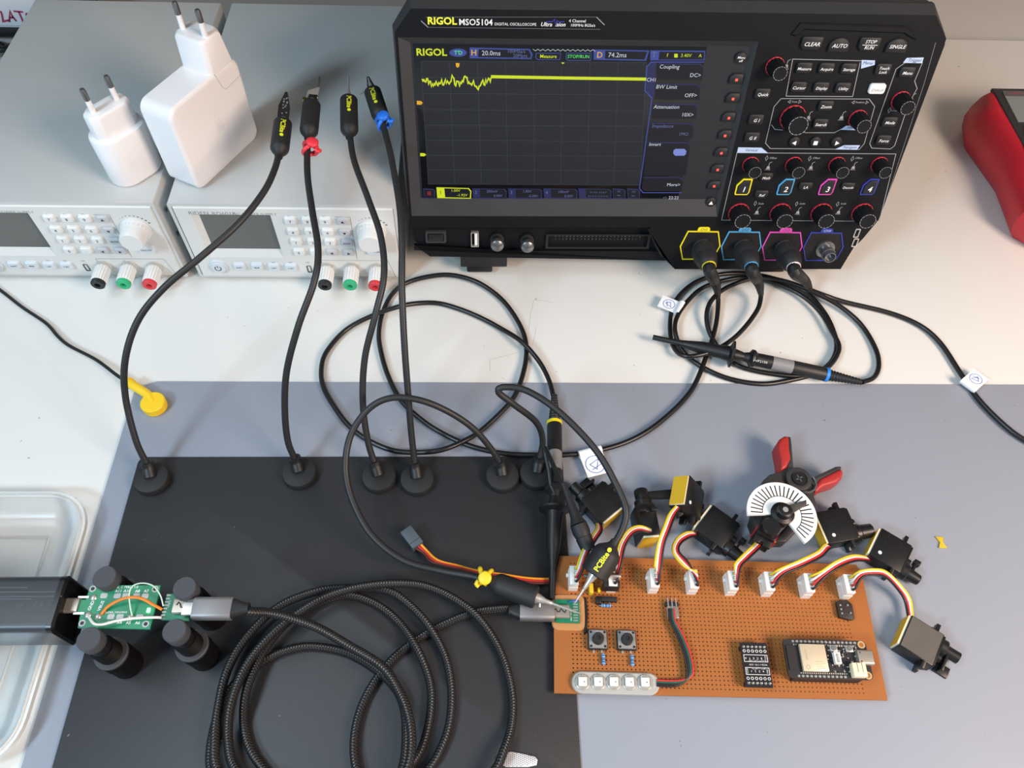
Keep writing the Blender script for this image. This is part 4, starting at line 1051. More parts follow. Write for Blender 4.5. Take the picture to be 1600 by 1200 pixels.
# margins round the hole field
def top(poly): b.flat(poly, 0)
TLc, TRc, BRc, BLc = (gx0, gy1), (gx1, gy1), (gx1, gy0), (gx0, gy0)
top([out[0], TLc, TRc, out[6]]); top([out[6], TRc, out[5]]); top([out[5], TRc, BRc, out[4]]); top([out[4], BRc, BLc, out[3]]); top([out[3], BLc, TLc, out[2]]); top([out[2], TLc, out[1]]); top([out[1], TLc, out[0]])
ol = out if area2(out) > 0 else out[::-1]
b.loft([[(x, y, -TH) for x, y in ol], [(x, y, 0) for x, y in ol]], None, False, False)
po_ = b.build('perforated_panel', pm, BRD, smooth=0)
po_.data.materials.append(mat('hole_wall_lit', (222, 166, 106), 0.5, var=0.04))  # pale tan paints in the light caught by the hole walls
for i in range(1, 70 * 31 * 16, 2): po_.data.polygons[i].material_index = 1
for x, y in ((4, -4), (172, -4), (4, -74), (172, -74)):
    MB().cyl((x, y, -BZ + MZ + 1.5), (x, y, -TH), 2.6, 2.6, 12).build('standoff', M_white, BRD)

# white four-way headers
CONN = [(887.5, 923.5), (947, 926), (1011.5, 927.5), (1072, 929), (1132.5, 931), (1188.7, 932.5), (1250, 935), (1311.7, 936.5)]
m_conn = mat('connector_white', (232, 231, 226), 0.4, var=0.01)
HDR = []
for k, q in enumerate(CONN):
    x, y = BL(*q)
    HDR.append((x, y))
    h_ = MB(); W_, L_ = 5.8, 12.6
    po = [(x, y), (x + W_, y), (x + W_, y + L_), (x, y + L_)]; pi = [(x + 0.7, y + 0.8), (x + W_ - 0.7, y + 0.8), (x + W_ - 0.7, y + L_ - 0.8), (x + 0.7, y + L_ - 0.8)]
    h_.loft([[(a, c, 0) for a, c in po], [(a, c, 7) for a, c in po], [(a, c, 7) for a, c in pi], [(a, c, 2) for a, c in pi]], None, False, True)
    ho = h_.build('pin_header', m_conn, BRD, smooth=0)
    MB().box(x - 1.6, x, y + 7.2, y + 9.4, 4.4, 6.6).build('latch_tab', m_conn, ho, bevel=0.3)
# push buttons
m_sw = mat('switch_steel', (176, 174, 170), 0.35, 0.5, var=0.03)
for q in ((934, 999), (979, 1000)):
    x, y = BL(*q, 3)
    s_ = MB().box(x - 6, x + 6, y - 6, y + 6, 0, 3.4).build('push_button', M_blkm, BRD, bevel=0.5)
    MB().loft([[(a, c, 3.3) for a, c in rrect(x, y, 10.8, 10.8, 0.8)], [(a, c, 3.8) for a, c in rrect(x, y, 10.8, 10.8, 0.8)]]).build('cover_plate', m_sw, s_, smooth=0)
    MB().lathe_along((x, y, 3.7), (0, 0, 1), [(3.7, 0), (3.6, 0.9), (3.4, 1.4), (3.4, 3.4), (3.0, 3.8), (1.3, 3.8), (1.2, 3.0)], 24).build('plunger', M_blkm, s_)
    rv = MB()
    for a in (-4.3, 4.3):
        for c in (-4.3, 4.3): rv.lathe_along((x + a, y + c, 3.7), (0, 0, 1), [(0.75, 0), (0.75, 0.35), (0.3, 0.4)], 10)
    rv.build('rivets', M_blk, s_)
    for a in (-2.5, 2.5): MB().box(x + a - 0.6, x + a + 0.6, y - 7.6, y - 5.8, 0, 1.0).build('switch_leg', M_metal, s_)
# axial resistors
m_res = mat('resistor_blue', (112, 168, 214), 0.4, var=0.03); m_bandr = mat('resistor_band', (30, 52, 98), 0.5, var=0)
def resistor(p, q, L=6.3, r=1.15):
    p = V3((p[0], p[1], 1.5)); q = V3((q[0], q[1], 1.5)); d = (q - p).normalized(); c = (p + q) / 2
    o = MB().lathe_along(c - d * (L / 2), d, [(0.4, 0), (r, 0.3), (r + 0.15, 1.2), (r, 1.9), (r * 0.86, 2.2), (r * 0.86, L - 2.2), (r, L - 1.9), (r + 0.15, L - 1.2), (r, L - 0.3), (0.4, L)], 12).build('resistor', m_res, BRD)
    bn = MB()
    for f, rr in ((1.2, r + 0.2), (2.6, r * 0.9), (3.4, r * 0.9), (5.0, r + 0.2)): bn.lathe_along(c - d * (L / 2) + d * (f - 0.22), d, [(rr, 0), (rr, 0.45)], 12)
    bn.build('colour_bands', m_bandr, o)
    MB().tube([V3((p.x, p.y, -1)), p, q, V3((q.x, q.y, -1))], 0.3, 6).build('lead', M_metal, o)
resistor(BL(942, 1021), BL(943, 1041)); resistor(BL(987, 1023), BL(988, 1043))
resistor(BL(936, 947), BL(957, 947.5))
xa, ya = BL(937, 936, 2)
MB().box(xa - 1.5, xa + 11, ya - 1.5, ya + 1.5, 0, 3).build('pin_strip', M_blkm, BRD, bevel=0.2)
xa, ya = BL(931, 938, 2); MB().box(xa, xa + 3.2, ya - 2.4, ya + 2.2, 0, 4).build('wire_link', M_blk, BRD, bevel=0.5)
# power transistor standing upright
xa, ya = BL(940, 926)
tr_ = MB().box(xa, xa + 10.2, ya, ya + 4.4, 2.5, 12).build('transistor', M_blkm, BRD, bevel=0.4)
MB().box(xa, xa + 10.2, ya + 4.4, ya + 5.7, 3, 18).build('heat_tab', M_metal, tr_, bevel=0.3)
for k in range(3): MB().box(xa + 2.2 + k * 2.54, xa + 3.0 + k * 2.54, ya + 2, ya + 2.6, -1, 2.6).build('transistor_leg', M_metal, tr_)
# yellow jumper post
xa, ya = BL(923.5, 917, 4); MB().box(xa - 1.2, xa + 1.2, ya - 4.5, ya + 1.8, 0, 6).build('yellow_test_post', mat('jumper_yellow', (226, 196, 40), 0.5, var=0.02), BRD, bevel=0.3)
xa, ya = BL(937, 922, 2); MB().box(xa - 1.2, xa + 0.4, ya - 1.5, ya + 1.5, 0, 3).build('yellow_test_post', mat('jumper_yellow', (226, 196, 40)), BRD, bevel=0.3)
# black wire along the left module
w0, w1 = BL(914, 934, 1), BL(914.5, 988, 1)
MB().tube([V3((w0[0], w0[1], -1)), V3((w0[0], w0[1], 1)), V3((w0[0] + 0.6, (w0[1] + w1[1]) / 2, 1.2)), V3((w1[0], w1[1], 1)), V3((w1[0], w1[1], -1))], 0.95, 8).build('wire_link', M_blk, BRD)
# small sensor chip near the right edge
xa, ya = BL(1321, 951, 3)
o = MB().prism([(xa - 5, ya - 5.5), (xa + 1.5, ya - 7), (xa + 4.5, ya - 6.5), (xa + 4.8, ya + 3), (xa + 2, ya + 6), (xa - 4.8, ya + 4.5)], 0, 3.4).build('pin_socket', mat('brown_black_plastic', (44, 36, 32), 0.5, var=0.1), BRD, bevel=0.4)
pp = MB()
for k in range(3): pp.box(xa - 3.6, xa - 2.6, ya - 3.8 + k * 2.6, ya - 2.8 + k * 2.6, 3.3, 3.9); 
for k in range(2): pp.box(xa + 1 + k * 0.8, xa + 1.9 + k * 0.8, ya + 1.5 - k * 5, ya + 2.4 - k * 5, 3.3, 4.4)
tag(pp.build('contacts', M_metal, o), kind='stuff')
# translucent LED bar with five lamps
m_resin = mat('milky_resin', (230, 230, 223), 0.3, var=0.02, trans=0.45)
m_ledw = mat('led_white', (248, 246, 238), 0.5, var=0.01); m_lens = mat('led_lens', (216, 216, 210), 0.25, var=0.02, trans=0.6)
x0, y0 = BL(894, 1066, 4); x1, y1 = BL(1031, 1066.5, 4)
cx, cy = (x0 + x1) / 2, (y0 + y1) / 2
pol = rrect(cx, cy, x1 - x0, 12.6, 6, 6)
bar = MB().loft([[(a, c, 0) for a, c in pol], [(a, c, 2.2) for a, c in pol], [(a, c, 3.0) for a, c in offset_poly(pol, -0.8)]]).build('led_bar', m_resin, BRD)
for k in range(5):
    lx, ly = BL(910.5 + k * 24.4, 1065 + 0.2 * k, 4)
    MB().lathe_along((lx, ly, 2.6), (0, 0, 1), [(4.9, 0), (4.7, 0.9), (4.0, 1.3), (3.6, 1.1)], 28).build('led_ring', m_lens, bar)
    MB().box(lx - 2.5, lx + 2.5, ly - 2.5, ly + 2.5, 3.4, 4.9).build('led_lamp', m_ledw, bar, bevel=0.25)
    MB().lathe_along((lx + 0.9, ly - 0.2, 4.85), (0, 0, 1), [(0.55, 0), (0.5, 0.12), (0.05, 0.12)], 10).build('led_die', M_inkg, bar)
    pd = MB()
    for a in (-1.6, 0, 1.6): pd.box(lx + a - 0.4, lx + a + 0.4, ly + 3.4, ly + 4.2, 3.5, 3.95)
    pd.build('solder_dots', M_metal, bar)
# ribbon from LED bar to its pin strip
def wire(pts, r, m, parent, name='wire', step=2.0, n=8):
    return MB().tube(spline(pts, step), r, n).build(name, m, parent, world=True, smooth=60)
W_y = mat('wire_yellow', (222, 196, 34), 0.45, var=0.02); W_w = mat('wire_white', (232, 228, 220), 0.45, var=0.02); W_r = mat('wire_red', (196, 44, 46), 0.45, var=0.02); W_k = mat('wire_black', (28, 26, 28), 0.45, var=0.02)
W_g = mat('wire_green', (20, 92, 72), 0.45, var=0.02); W_o = mat('wire_orange', (236, 160, 36), 0.45, var=0.02); W_b = mat('wire_brown', (96, 50, 42), 0.45, var=0.02)
xa, ya = BL(1050, 943.5, 3)
st = MB().box(xa - 4.2, xa + 4.2, ya - 1.3, ya + 1.3, 0, 3).build('pin_strip', M_blkm, BRD, bevel=0.2)
for k in range(3): MB().box(xa - 2.9 + k * 2.54, xa - 2.3 + k * 2.54, ya - 3.5, ya + 3.6, 2.9, 3.6).build('strip_pin', M_metal, st)
sl = MB().box(xa - 3.8, xa + 3.8, ya - 9.5, ya - 1.4, 1.6, 4.2).build('heat_shrink', mat('clear_shrink', (206, 204, 196), 0.2, var=0.02, trans=0.75), BRD, bevel=1.0)
for k, m in enumerate((W_k, W_k, W_g, W_r)):
    o_ = (k - 1.5) * 1.25
    pts = [at(1049 + (k - 1.5) * 2.4, 951, BZ + 4), at(1051 + o_ * 2.2, 970, BZ + 4), at(1062 + o_ * 2.5, 992, BZ + 4), at(1073 + o_ * 2.6, 1020, BZ + 4), at(1078 + o_ * 2.6, 1045, BZ + 3.5), at(1075 + o_ * 2.2, 1060 - o_ * 1.2, BZ + 3), at(1062 + o_, 1067 - o_ * 2.0, BZ + 3), at(1045, 1068 - o_ * 2.2, BZ + 3), at(1026, 1067 - o_ * 2.2, BZ + 3)]
    wire(pts, 0.72, m, BRD)
# level shifter module (black, white print)
m_pcbk = mat('black_solder_mask', (30, 30, 33), 0.35, var=0.05)
q = [BL(1155.5, 1008, 6), BL(1199, 1008.5, 6), BL(1208, 1071, 6), BL(1164, 1070, 6)]
cx = sum(a for a, c in q) / 4; cy = sum(c for a, c in q) / 4
LW, LH = 16.0, 26.0
SH = MB().box(cx - LW / 2, cx + LW / 2, cy - LH / 2, cy + LH / 2, 5.0, 6.6).build('level_shifter_module', m_pcbk, BRD, smooth=0)
pr = MB()
Tz = 6.68
for yy in (LH / 2 - 9.3, -LH / 2 + 9.2):
    s_ = 1 if yy > 0 else -1
    pr.strip([(cx - 7, cy + yy - 2), (cx + 7.2, cy + yy - 2), (cx + 7.2, cy + yy + 2), (cx - 7, cy + yy + 2)], 0.3, Tz, None, True)
    for k, ch in enumerate(('A', 'T', 'E', 'C', 'B', 'VCCA') if s_ > 0 else ('VCCB', '1', '2', '3', '4', 'GND')):
        Mr = Matrix.Translation((cx - 6 + k * 2.4, cy + yy, Tz)) @ Matrix.Rotation(RAD(180 if len(ch) < 3 else 90), 4, 'Z')
        pr.text(ch, 1.7 if len(ch) < 3 else 1.2, Mr)
    for k in range(6):
        px = cx - 6.3 + k * 2.54
        pr.strip([(px + 0.75 * math.cos(a * 0.5236), cy + s_ * (LH / 2 - 5.0) + 0.75 * math.sin(a * 0.5236)) for a in range(12)], 0.3, Tz, None, True)
for k, s_ in enumerate(('VCCa < VCCb', 'VCCb = 1.7V - 5.5V', 'VCCa = 1.2V - 3.6V')):
    pr.text(s_, 1.35, Matrix.Translation((cx + 1.0, cy - 2.2 + k * 2.2, Tz)) @ Matrix.Rotation(RAD(180), 4, 'Z'))
pr.build('white_print', M_print, SH, smooth=0)
for s_ in (1, -1):
    hs_ = MB().box(cx - 7.6, cx + 7.6, cy + s_ * (LH / 2 - 2.4) - 1.2, cy + s_ * (LH / 2 - 2.4) + 1.2, 0, 5.0).build('header_strip', M_blkm, SH)
    for k in range(6):
        px = cx - 6.3 + k * 2.54
        MB().lathe_along((px, cy + s_ * (LH / 2 - 2.4), 6.5), (0, 0, 1), [(0.95, 0), (0.75, 0.5), (0.35, 1.0), (0.3, 1.5), (0.05, 1.6)], 10).build('solder_joint', M_metal, SH)
# microcontroller module
MC0, MC1 = BL(1222, 999, 10), BL(1363, 1061, 10)
mx = (BL(1222, 1000, 10)[0] + BL(1233, 1057, 10)[0]) / 2; my = (BL(1290, 1001, 10)[1] + BL(1290, 1059, 10)[1]) / 2
MLn, MWd = 51.0, 22.8
def mc(a, c): return (mx + a, my - MWd / 2 + c)
Hc = 10.0
pol = rrect(mx + MLn / 2, my, MLn, MWd, 2.5, 4)
m_pcbk2 = mat('dark_module_mask', (44, 42, 44), 0.4, var=0.1, vscale=200)
# board with two mounting holes left open as rings
MCU = MB().prism(pol, Hc - 1.6, Hc).build('microcontroller_module', m_pcbk2, BRD, smooth=0)
for s_ in (0, 1):
    a, c = mc(4, 1.3 if s_ == 0 else MWd - 1.3)
    MB().box(a, a + 41, c - 1.25, c + 1.25, 0, Hc - 1.6).build('header_strip', M_blkm, MCU)
for k in range(16):
    a, c = mc(6.2 + k * 2.54, MWd - 1.3); MB().lathe_along((a, c, Hc - 0.05), (0, 0, 1), [(0.95, 0), (0.7, 0.5), (0.3, 1.0), (0.05, 1.05)], 10).build('solder_joint', M_metal, MCU)
for k in range(12):
    a, c = mc(6.2 + k * 2.54, 1.3); MB().lathe_along((a, c, Hc - 0.05), (0, 0, 1), [(0.95, 0), (0.7, 0.5), (0.3, 1.0), (0.05, 1.05)], 10).build('solder_joint', M_metal, MCU)
m_gold = mat('pad_gold', (226, 200, 140), 0.35, 0.6, var=0.02)
for c_ in (2.4, MWd - 2.4):
    a, c = mc(MLn - 2.9, c_)
    MB().lathe_along((a, c, Hc), (0, 0, 1), [(2.3, 0), (2.3, 0.15), (1.35, 0.15), (1.35, 0.02)], 24).build('mounting_ring', m_gold, MCU)
    MB().lathe_along((a, c, Hc), (0, 0, 1), [(1.35, 0.0), (1.3, 0.06), (0.05, 0.06)], 20).build('mounting_hole', pm, MCU)
a, c = mc(1.2, 4.2); a2, c2_ = mc(8.2, MWd - 4)
MB().box(a, a2, c, c2_, Hc, Hc + 0.8).build('antenna_area', mat('antenna_black', (34, 33, 34), 0.5, var=0.03), MCU, smooth=0)
a, c = mc(8.6, 3.4); a2, c2_ = mc(24.0, MWd - 3.6)
MB().box(a - 0.6, a2 + 0.8, c - 0.2, c2_ + 0.4, Hc, Hc + 0.8).build('radio_base', m_pcbk, MCU, smooth=0)
SHD = MB().box(a, a2, c, c2_, Hc + 0.8, Hc + 3.2).build('radio_shield', mat('shield_tin', (222, 206, 176), 0.4, 0.35, var=0.02), MCU, bevel=0.3)
et = MB()
for k in range(5):
    et.box(a + 8.0, a2 - 1.4 - (k % 3) * 0.9, c + 1.5 + k * 1.0, c + 1.75 + k * 1.0, Hc + 3.2, Hc + 3.24)
et.text('ESPRESSIF', 1.5, Matrix.Translation((a + 3.2, (c + c2_) / 2 + 1.5, Hc + 3.25)) @ Matrix.Rotation(RAD(90), 4, 'Z'))
et.strip([(a + 3 + 1.1 * math.cos(k * 0.5236), c + 2.2 + 1.1 * math.sin(k * 0.5236)) for k in range(12)], 0.35, Hc + 3.25, None, True)
et.build('shield_print', mat('etched_print', (176, 158, 128), 0.5, var=0), SHD, smooth=0)
for xx in (30.0, 39.6):
    a, c = mc(xx, MWd - 5.2)
    o = MB().box(a - 2.2, a + 2.2, c - 1.9, c + 1.9, Hc, Hc + 1.5).build('reset_button', M_metal, MCU, bevel=0.2)
    MB().lathe_along((a, c, Hc + 1.4), (0, 0, 1), [(1.5, 0), (1.4, 0.7), (0.05, 0.75)], 18).build('button_top', mat('button_grey', (108, 110, 110), 0.5, var=0), o)
a, c = mc(30.4, 11.4)
o = MB().loft([[(a - 1.9 + x, c - 3.4 + y, Hc) for x, y in ((0, 0), (3.8, 0), (3.8, 6.8), (0, 6.8))], [(a - 1.9 + x, c - 3.4 + y, Hc + 3.6) for x, y in ((0, 0), (3.8, 0), (3.8, 6.8), (0, 6.8))], [(a - 0.9 + x, c - 2.6 + y, Hc + 3.6) for x, y in ((0, 0), (2.0, 0), (2.0, 5.2), (0, 5.2))], [(a - 0.9 + x, c - 2.6 + y, Hc + 1.2) for x, y in ((0, 0), (2.0, 0), (2.0, 5.2), (0, 5.2))]], None, False, True).build('sensor_socket', m_conn, MCU, smooth=0)
a, c = mc(41.8, 4.8)
o = MB().box(a - 4.2, a + 4.0, c - 4.2, c + 3.8, Hc, Hc + 5).build('battery_socket', mat('cream_plastic', (232, 222, 188), 0.45, var=0.01), MCU, bevel=0.4)
sl_ = MB()
for k in (-1.3, 1.6): sl_.box(a + k - 0.15, a + k + 0.15, c - 1.6, c + 3.6, Hc + 4.98, Hc + 5.05)
sl_.build('slots', M_ink, o)
a, c = mc(47.6, 12.4)
rings = []
for xx in (-4.4, 4.6): rings.append([(a + xx, c + y, Hc + 1.65 + z) for y, z in rrect(0, 0, 9, 3.3, 1.5, 4)])
uc = MB().loft(rings).build('usb_c_port', mat('usb_shell', (178, 171, 158), 0.35, 0.6, var=0.02), MCU, smooth=40)
dd_ = MB()
for y in (-2.6, 2.6): dd_.box(a - 3.4, a - 2.5, c + y - 0.45, c + y + 0.45, Hc + 3.28, Hc + 3.34)
dd_.build('shell_slots', M_ink, uc)
rr = random.Random(11)
sp = MB(); sp2 = MB()
for k in range(95):
    a, c = mc(rr.uniform(25.4, 45), rr.uniform(3.8, MWd - 3.2))
    w, l = (0.5, 0.9) if rr.random() < 0.5 else (0.9, 0.5)
    (sp if rr.random() < 0.6 else sp2).box(a - w / 2, a + w / 2, c - l / 2, c + l / 2, Hc, Hc + 0.5)
for k in range(5):
    a, c = mc(rr.uniform(26, 43), rr.uniform(6, MWd - 7)); sp2.box(a - 1.3, a + 1.3, c - 1.3, c + 1.3, Hc, Hc + 0.8)
for k in range(28):
    a, c = mc(6.5 + k * 1.4, MWd - 3.4); sp.box(a - 0.35, a + 0.35, c - 0.5, c + 0.5, Hc, Hc + 0.06)
    if k < 22: a, c = mc(8 + k * 1.3, 3.0); sp.box(a - 0.3, a + 0.3, c - 0.4, c + 0.4, Hc, Hc + 0.06)
tag(sp.build('tiny_components', mat('tinned_parts', (206, 198, 186), 0.4, 0.3, var=0.1), MCU, smooth=0), kind='stuff')
tag(sp2.build('tiny_chips', m_pcbk, MCU, smooth=0), kind='stuff')
# usb breakout glued to the left edge of the board
m_grn = mat('green_solder_mask', (24, 122, 88), 0.35, var=0.05); m_tin = mat('tinned_pad', (172, 172, 168), 0.4, 0.5, var=0.05)
gq = [BL(866, 936, 4), BL(905, 937, 4), BL(904, 971, 4), BL(868, 972, 4)]
gx, gX = gq[3][0], gq[1][0]; gy, gY = gq[3][1], gq[0][1]
gl_ = MB().prism(rrect((gx + gX) / 2 + 1, (gy + gY) / 2, gX - gx + 6, gY - gy + 8, 4, 5), 0, 1.6, None, 0.6).build('glue_blob', mat('clear_glue', (190, 138, 88), 0.12, var=0.05, coat=0.5), BRD)
UB = MB().box(gx, gX, gy, gY, 2.2, 3.6).build('usb_breakout', m_grn, BRD, smooth=0)
for k in range(8):
    yy = gy + 1.4 + k * (gY - gy - 2.6) / 7
    MB().box(gX - 4.0, gX - 1.0, yy - 0.42, yy + 0.42, 3.6, 3.75).build('solder_pad', m_tin, UB, smooth=0)
pr = MB(); pr.text('GND VBUS D+', 1.3, Matrix.Translation((gX - 5.3, (gy + gY) / 2 - 2, 3.68)) @ Matrix.Rotation(RAD(90), 4, 'Z')); pr.build('print', M_print, UB, smooth=0)
uy0, uy1 = BL(868, 966, 5)[1], BL(868, 945, 5)[1]
rings = [[(xx, (uy0 + uy1) / 2 + y, 5.3 + z) for y, z in rrect(0, 0, uy1 - uy0, 3.3, 1.4, 4)] for xx in (gx - 4, gX - 6.5)]
us_ = MB().loft(rings).build('usb_c_socket', mat('usb_shell', (214, 206, 192)), UB, smooth=40)
mk_ = MB(); mk_.tube([V3((gx - 1 + k * 1.1, (uy0 + uy1) / 2 + 1.3 * math.sin(k * 1.9), 7.0)) for k in range(9)], 0.4, 5); mk_.build('scribble_mark', M_ink, us_)
MB().tube([at(889, 941, BZ + 4.5), at(896, 938, BZ + 5), at(904, 939, BZ + 4)], 0.5, 6).build('wire', mat('wire_blue', (40, 96, 190), 0.45, var=0.02), BRD, world=True)

# ================================================================== SERVOS
m_case = mat('servo_black', (20, 20, 21), 0.38, var=0.06); m_tape = mat('yellow_tape', (226, 178, 36), 0.6, var=0.05, vscale=200); m_foam = mat('pale_foam', (226, 220, 196), 0.7, var=0.03)
SERVO = {}
def servo_parts(t, horn, rivet, flip=1):
    key = (horn, rivet, flip)
    if 'case' not in SERVO:
        L_, T_, H_ = 23.0, 12.2, 21.0
        m1 = MB().box(-L_ / 2, L_ / 2, -T_ / 2, T_ / 2, 0, H_)
        SERVO['case'] = m1
        ears = MB().prism([(-16.2, -5.9), (16.2, -5.9), (16.2, -1.6), (13.8, -1.0), (13.8, 1.0), (16.2, 1.6), (16.2, 5.9), (-16.2, 5.9), (-16.2, 1.6), (-13.8, 1.0), (-13.8, -1.0), (-16.2, -1.6)], 15.0, 17.4)
        SERVO['ears'] = ears
        cap = MB().prism(rrect(0, 0, 22.4, 11.8, 1.5, 3), H_, H_ + 1.2)
        cap.lathe_along((5.6, 0, H_ + 1), (0, 0, 1), [(5.9, 0), (5.9, 3.4), (5.4, 4.0), (0.05, 4.0)], 26)
        cap.lathe_along((-1.4, 0, H_ + 1), (0, 0, 1), [(3.0, 0), (3.0, 3.2), (0.05, 3.4)], 18)
        SERVO['cap'] = cap
    SERVO['case'].build('case', m_case, t, bevel=0.5)
    sm_ = MB()
    for z in (5.6, 15.5): sm_.box(-11.53, 11.53, -6.13, 6.13, z - 0.06, z + 0.06)
    sm_.build('seam', M_blkm, t)
    SERVO['ears'].build('mounting_flange', m_case, t, bevel=0.3)
    SERVO['cap'].build('gearbox_top', m_case, t)
    f = MB().box(-10.6, 10.6, -5.3, 5.3, -1.3, 0).build('foam_pad', m_foam, t, bevel=0.1)
    MB().box(-10.6, 10.6, -5.3, 5.3, -1.45, -1.3).build('tape', m_tape, f)
    if rivet:
        s_ = rivet
        MB().lathe_along((6.2, 6.1 * s_, 5.2), (0, s_, 0), [(1.25, 0), (1.2, 0.3), (0.5, 0.35), (0.4, 0.1)], 16).build('rivet', M_white, t)
    X, Z0 = 5.6, 26.0
    if horn == 'drum':
        h = MB().lathe_along((X, 0, Z0 - 0.6), (0, 0, 1), [(4.0, 0), (5.0, 1), (4.6, 9.5), (4.0, 10), (2.6, 10), (2.4, 7)], 28).build('horn_hub', m_case, t)
        pk = MB()
        for a in (0.6, 2.6, 4.6): pk.box(-0.3, 0.3, 4.3, 5.2, Z0 + 2, Z0 + 7, Matrix.Translation((X, 0, 0)) @ Matrix.Rotation(a, 4, 'Z'))
        pk.build('hub_slots', M_blkm, h)
    elif horn == 'arm':
        h = MB().lathe_along((X, 0, Z0 - 0.6), (0, 0, 1), [(3.6, 0), (3.8, 4), (3.4, 8), (2.8, 8.4), (1.4, 8.4), (1.2, 7.6)], 24).build('horn_hub', m_case, t)
        MB().prism([(X + 2.5, -2.4), (X + 2.5, 2.4), (X - 15, 1.6), (X - 15.5, -1.6)], Z0 + 2.6, Z0 + 4.4).build('horn_arm', m_case, h, bevel=0.2)
        MB().box(X - 17.5, X - 13.5, -2.0, 6.5, Z0 - 2, Z0 + 4.6).build('horn_block', m_case, h, bevel=0.3)
        MB().lathe_along((X, 0, Z0 + 7.5), (0, 0, 1), [(1.2, 0), (1.1, 0.8), (0.05, 0.9)], 12).build('screw', M_metal, h)
    elif horn == 'plate':
        h = MB().lathe_along((X, 0, Z0 - 0.6), (0, 0, 1), [(3.8, 0), (3.8, 9), (0.05, 9)], 24).build('horn_hub', m_case, t)
        MB().prism([(X - 2, -4.2), (X - 14, -5.2), (X - 14, 2.5), (X - 2, 2.5)], Z0 + 1.0, Z0 + 2.6).build('horn_plate', m_case, h, bevel=0.2)
        MB().box(X - 14, X - 7, -6.2, -4.0, Z0 - 1, Z0 + 8).build('horn_block', m_case, h, bevel=0.3)
    elif horn == 'bracket':
        h = MB().lathe_along((X, 0, Z0 - 1), (0, 0, 1), [(4.6, 0), (4.8, 8), (4.2, 9), (0.05, 9)], 24).build('horn_hub', m_case, t)
        MB().prism([(-2.5, Z0 + 1.5), (-2.5, Z0 + 5.5), (26, Z0 + 6.5), (27.5, Z0 + 4.5), (25.5, Z0 - 12), (21, Z0 - 14), (21.5, Z0 + 0.5)], -2.2, 2.2, frame(V3((X, 0, 0)), V3((0, 1, 0)), V3((0, 0, 1)), V3((1, 0, 0)))).build('horn_bracket', m_case, h, bevel=0.4)
    elif horn == 'lever':
        h = MB().lathe_along((X, 0, Z0 - 0.6), (0, 0, 1), [(4.4, 0), (4.2, 4), (3.6, 8.6), (3.0, 9.2), (1.5, 9.2), (1.3, 8.0)], 24).build('horn_hub', m_case, t)
        MB().prism([(X - 1, -2.4), (X - 1, 2.4), (X - 11, 2.0), (X - 11, -2.0)], Z0 + 1.6, Z0 + 3.2).build('horn_arm', m_case, h, bevel=0.2)
        MB().box(X - 12, X - 8.6, -2.4, 2.4, Z0 + 1, Z0 + 5).build('horn_block', m_case, h, bevel=0.3)
        MB().lathe_along((X, 0, Z0 + 8.2), (0, 0, 1), [(1.2, 0), (1.1, 0.8), (0.05, 0.9)], 12).build('screw', M_metal, h)
def orient(x, z):
    x = V3(x).normalized(); z = V3(z); z = (z - x * z.dot(x)).normalized(); return x, z.cross(x), z
SV_G = 'micro servos wired to the circuit board'
def servo(label, origin, x, z, horn, rivet, ci, wpts, conn_side=1, spread=1.25, exitp=None, flipw=1):
    ax = orient(x, z)
    t = thing('servo_motor', label, 'servo', origin, ax, SV_G)
    servo_parts(t, horn, rivet)
    F = frame(V3(origin), *ax)
    # plug in the board header
    hx, hy = HDR[ci]
    BFm = frame(V3((bo_.x, bo_.y, BZ)), *BXA)
    b = MB(); x0, x1, y0, y1 = hx + 0.15, hx + 5.65, hy + 0.2, hy + 12.4
    b.box(x0, x1, y0, y1, 6.9, 12.6, BFm)
    pl_ = b.build('plug', m_conn, t, world=True, bevel=0.25)
    sk = MB()
    for k in range(4):
        yc = y1 - 2.1 - k * 2.65; sk.box(x0 + 2.6, x1 - 0.5, yc - 0.95, yc + 0.95, 12.55, 12.75, BFm)
    sk.build('plug_openings', mat('plug_hole', (168, 166, 156), 0.6, var=0.02), pl_, world=True)
    ex = F @ V3(exitp if exitp else (11.4, 0, 2.2))
    pts = ats(wpts)
    for k, (nm, m) in enumerate((('yellow', W_y), ('white', W_w), ('red', W_r), ('black', W_k))):
        yc = y1 - 2.1 - k * 2.65
        a0 = BFm @ V3((x0 + 3.8, yc, 12.2)); a1 = BFm @ V3((x0 + 4.6, yc, 14.2))
        P_ = [a0, a1]
        full = [a1] + pts + [ex]
        for i in range(1, len(full) - 1):
            tg = (full[i + 1] - full[i - 1]); nn = V3((-tg.y, tg.x, 0))
            nn = nn.normalized() if nn.length > 1e-4 else V3((0, 1, 0))
            P_.append(full[i] + nn * ((1.5 - k) * spread * flipw))
        tg = (ex - full[-2]); nn = V3((-tg.y, tg.x, 0)).normalized()
        P_.append(ex + nn * ((1.5 - k) * 0.9 * flipw))
        wire(P_, 0.78, m, t)
    return t, F
zM = MZ
servo('black servo with a bent horn, lying behind the leftmost board connector', (86.5, 210.5, zM + 6.1), (-.77, -.63, 0), (-.68, .73, 0), 'plate', 0, 0, [(906, 888, 26), (915, 862, 28), (928, 840, 22), (936, 828, 14)])
servo('black servo on its narrow side with a bracket horn, yellow pad facing down', at(1012, 845, 12) + V3((0, 0, 0)), (0.05, -0.05, 1), (-.08, 1, 0.05), 'bracket', 0, 1, [(966, 880, 28), (972, 852, 30), (985, 832, 30), (1000, 826, 27)])
servo('black servo tipped up so its yellow pad faces upward', at(1062, 767, 27), (-.28, -.95, 0.0), (.6, -.18, -.78), 'lever', -1, 2, [(1028, 885, 27), (1033, 850, 30), (1042, 825, 31), (1050, 805, 29)], exitp=(11.4, 0, 1.5))
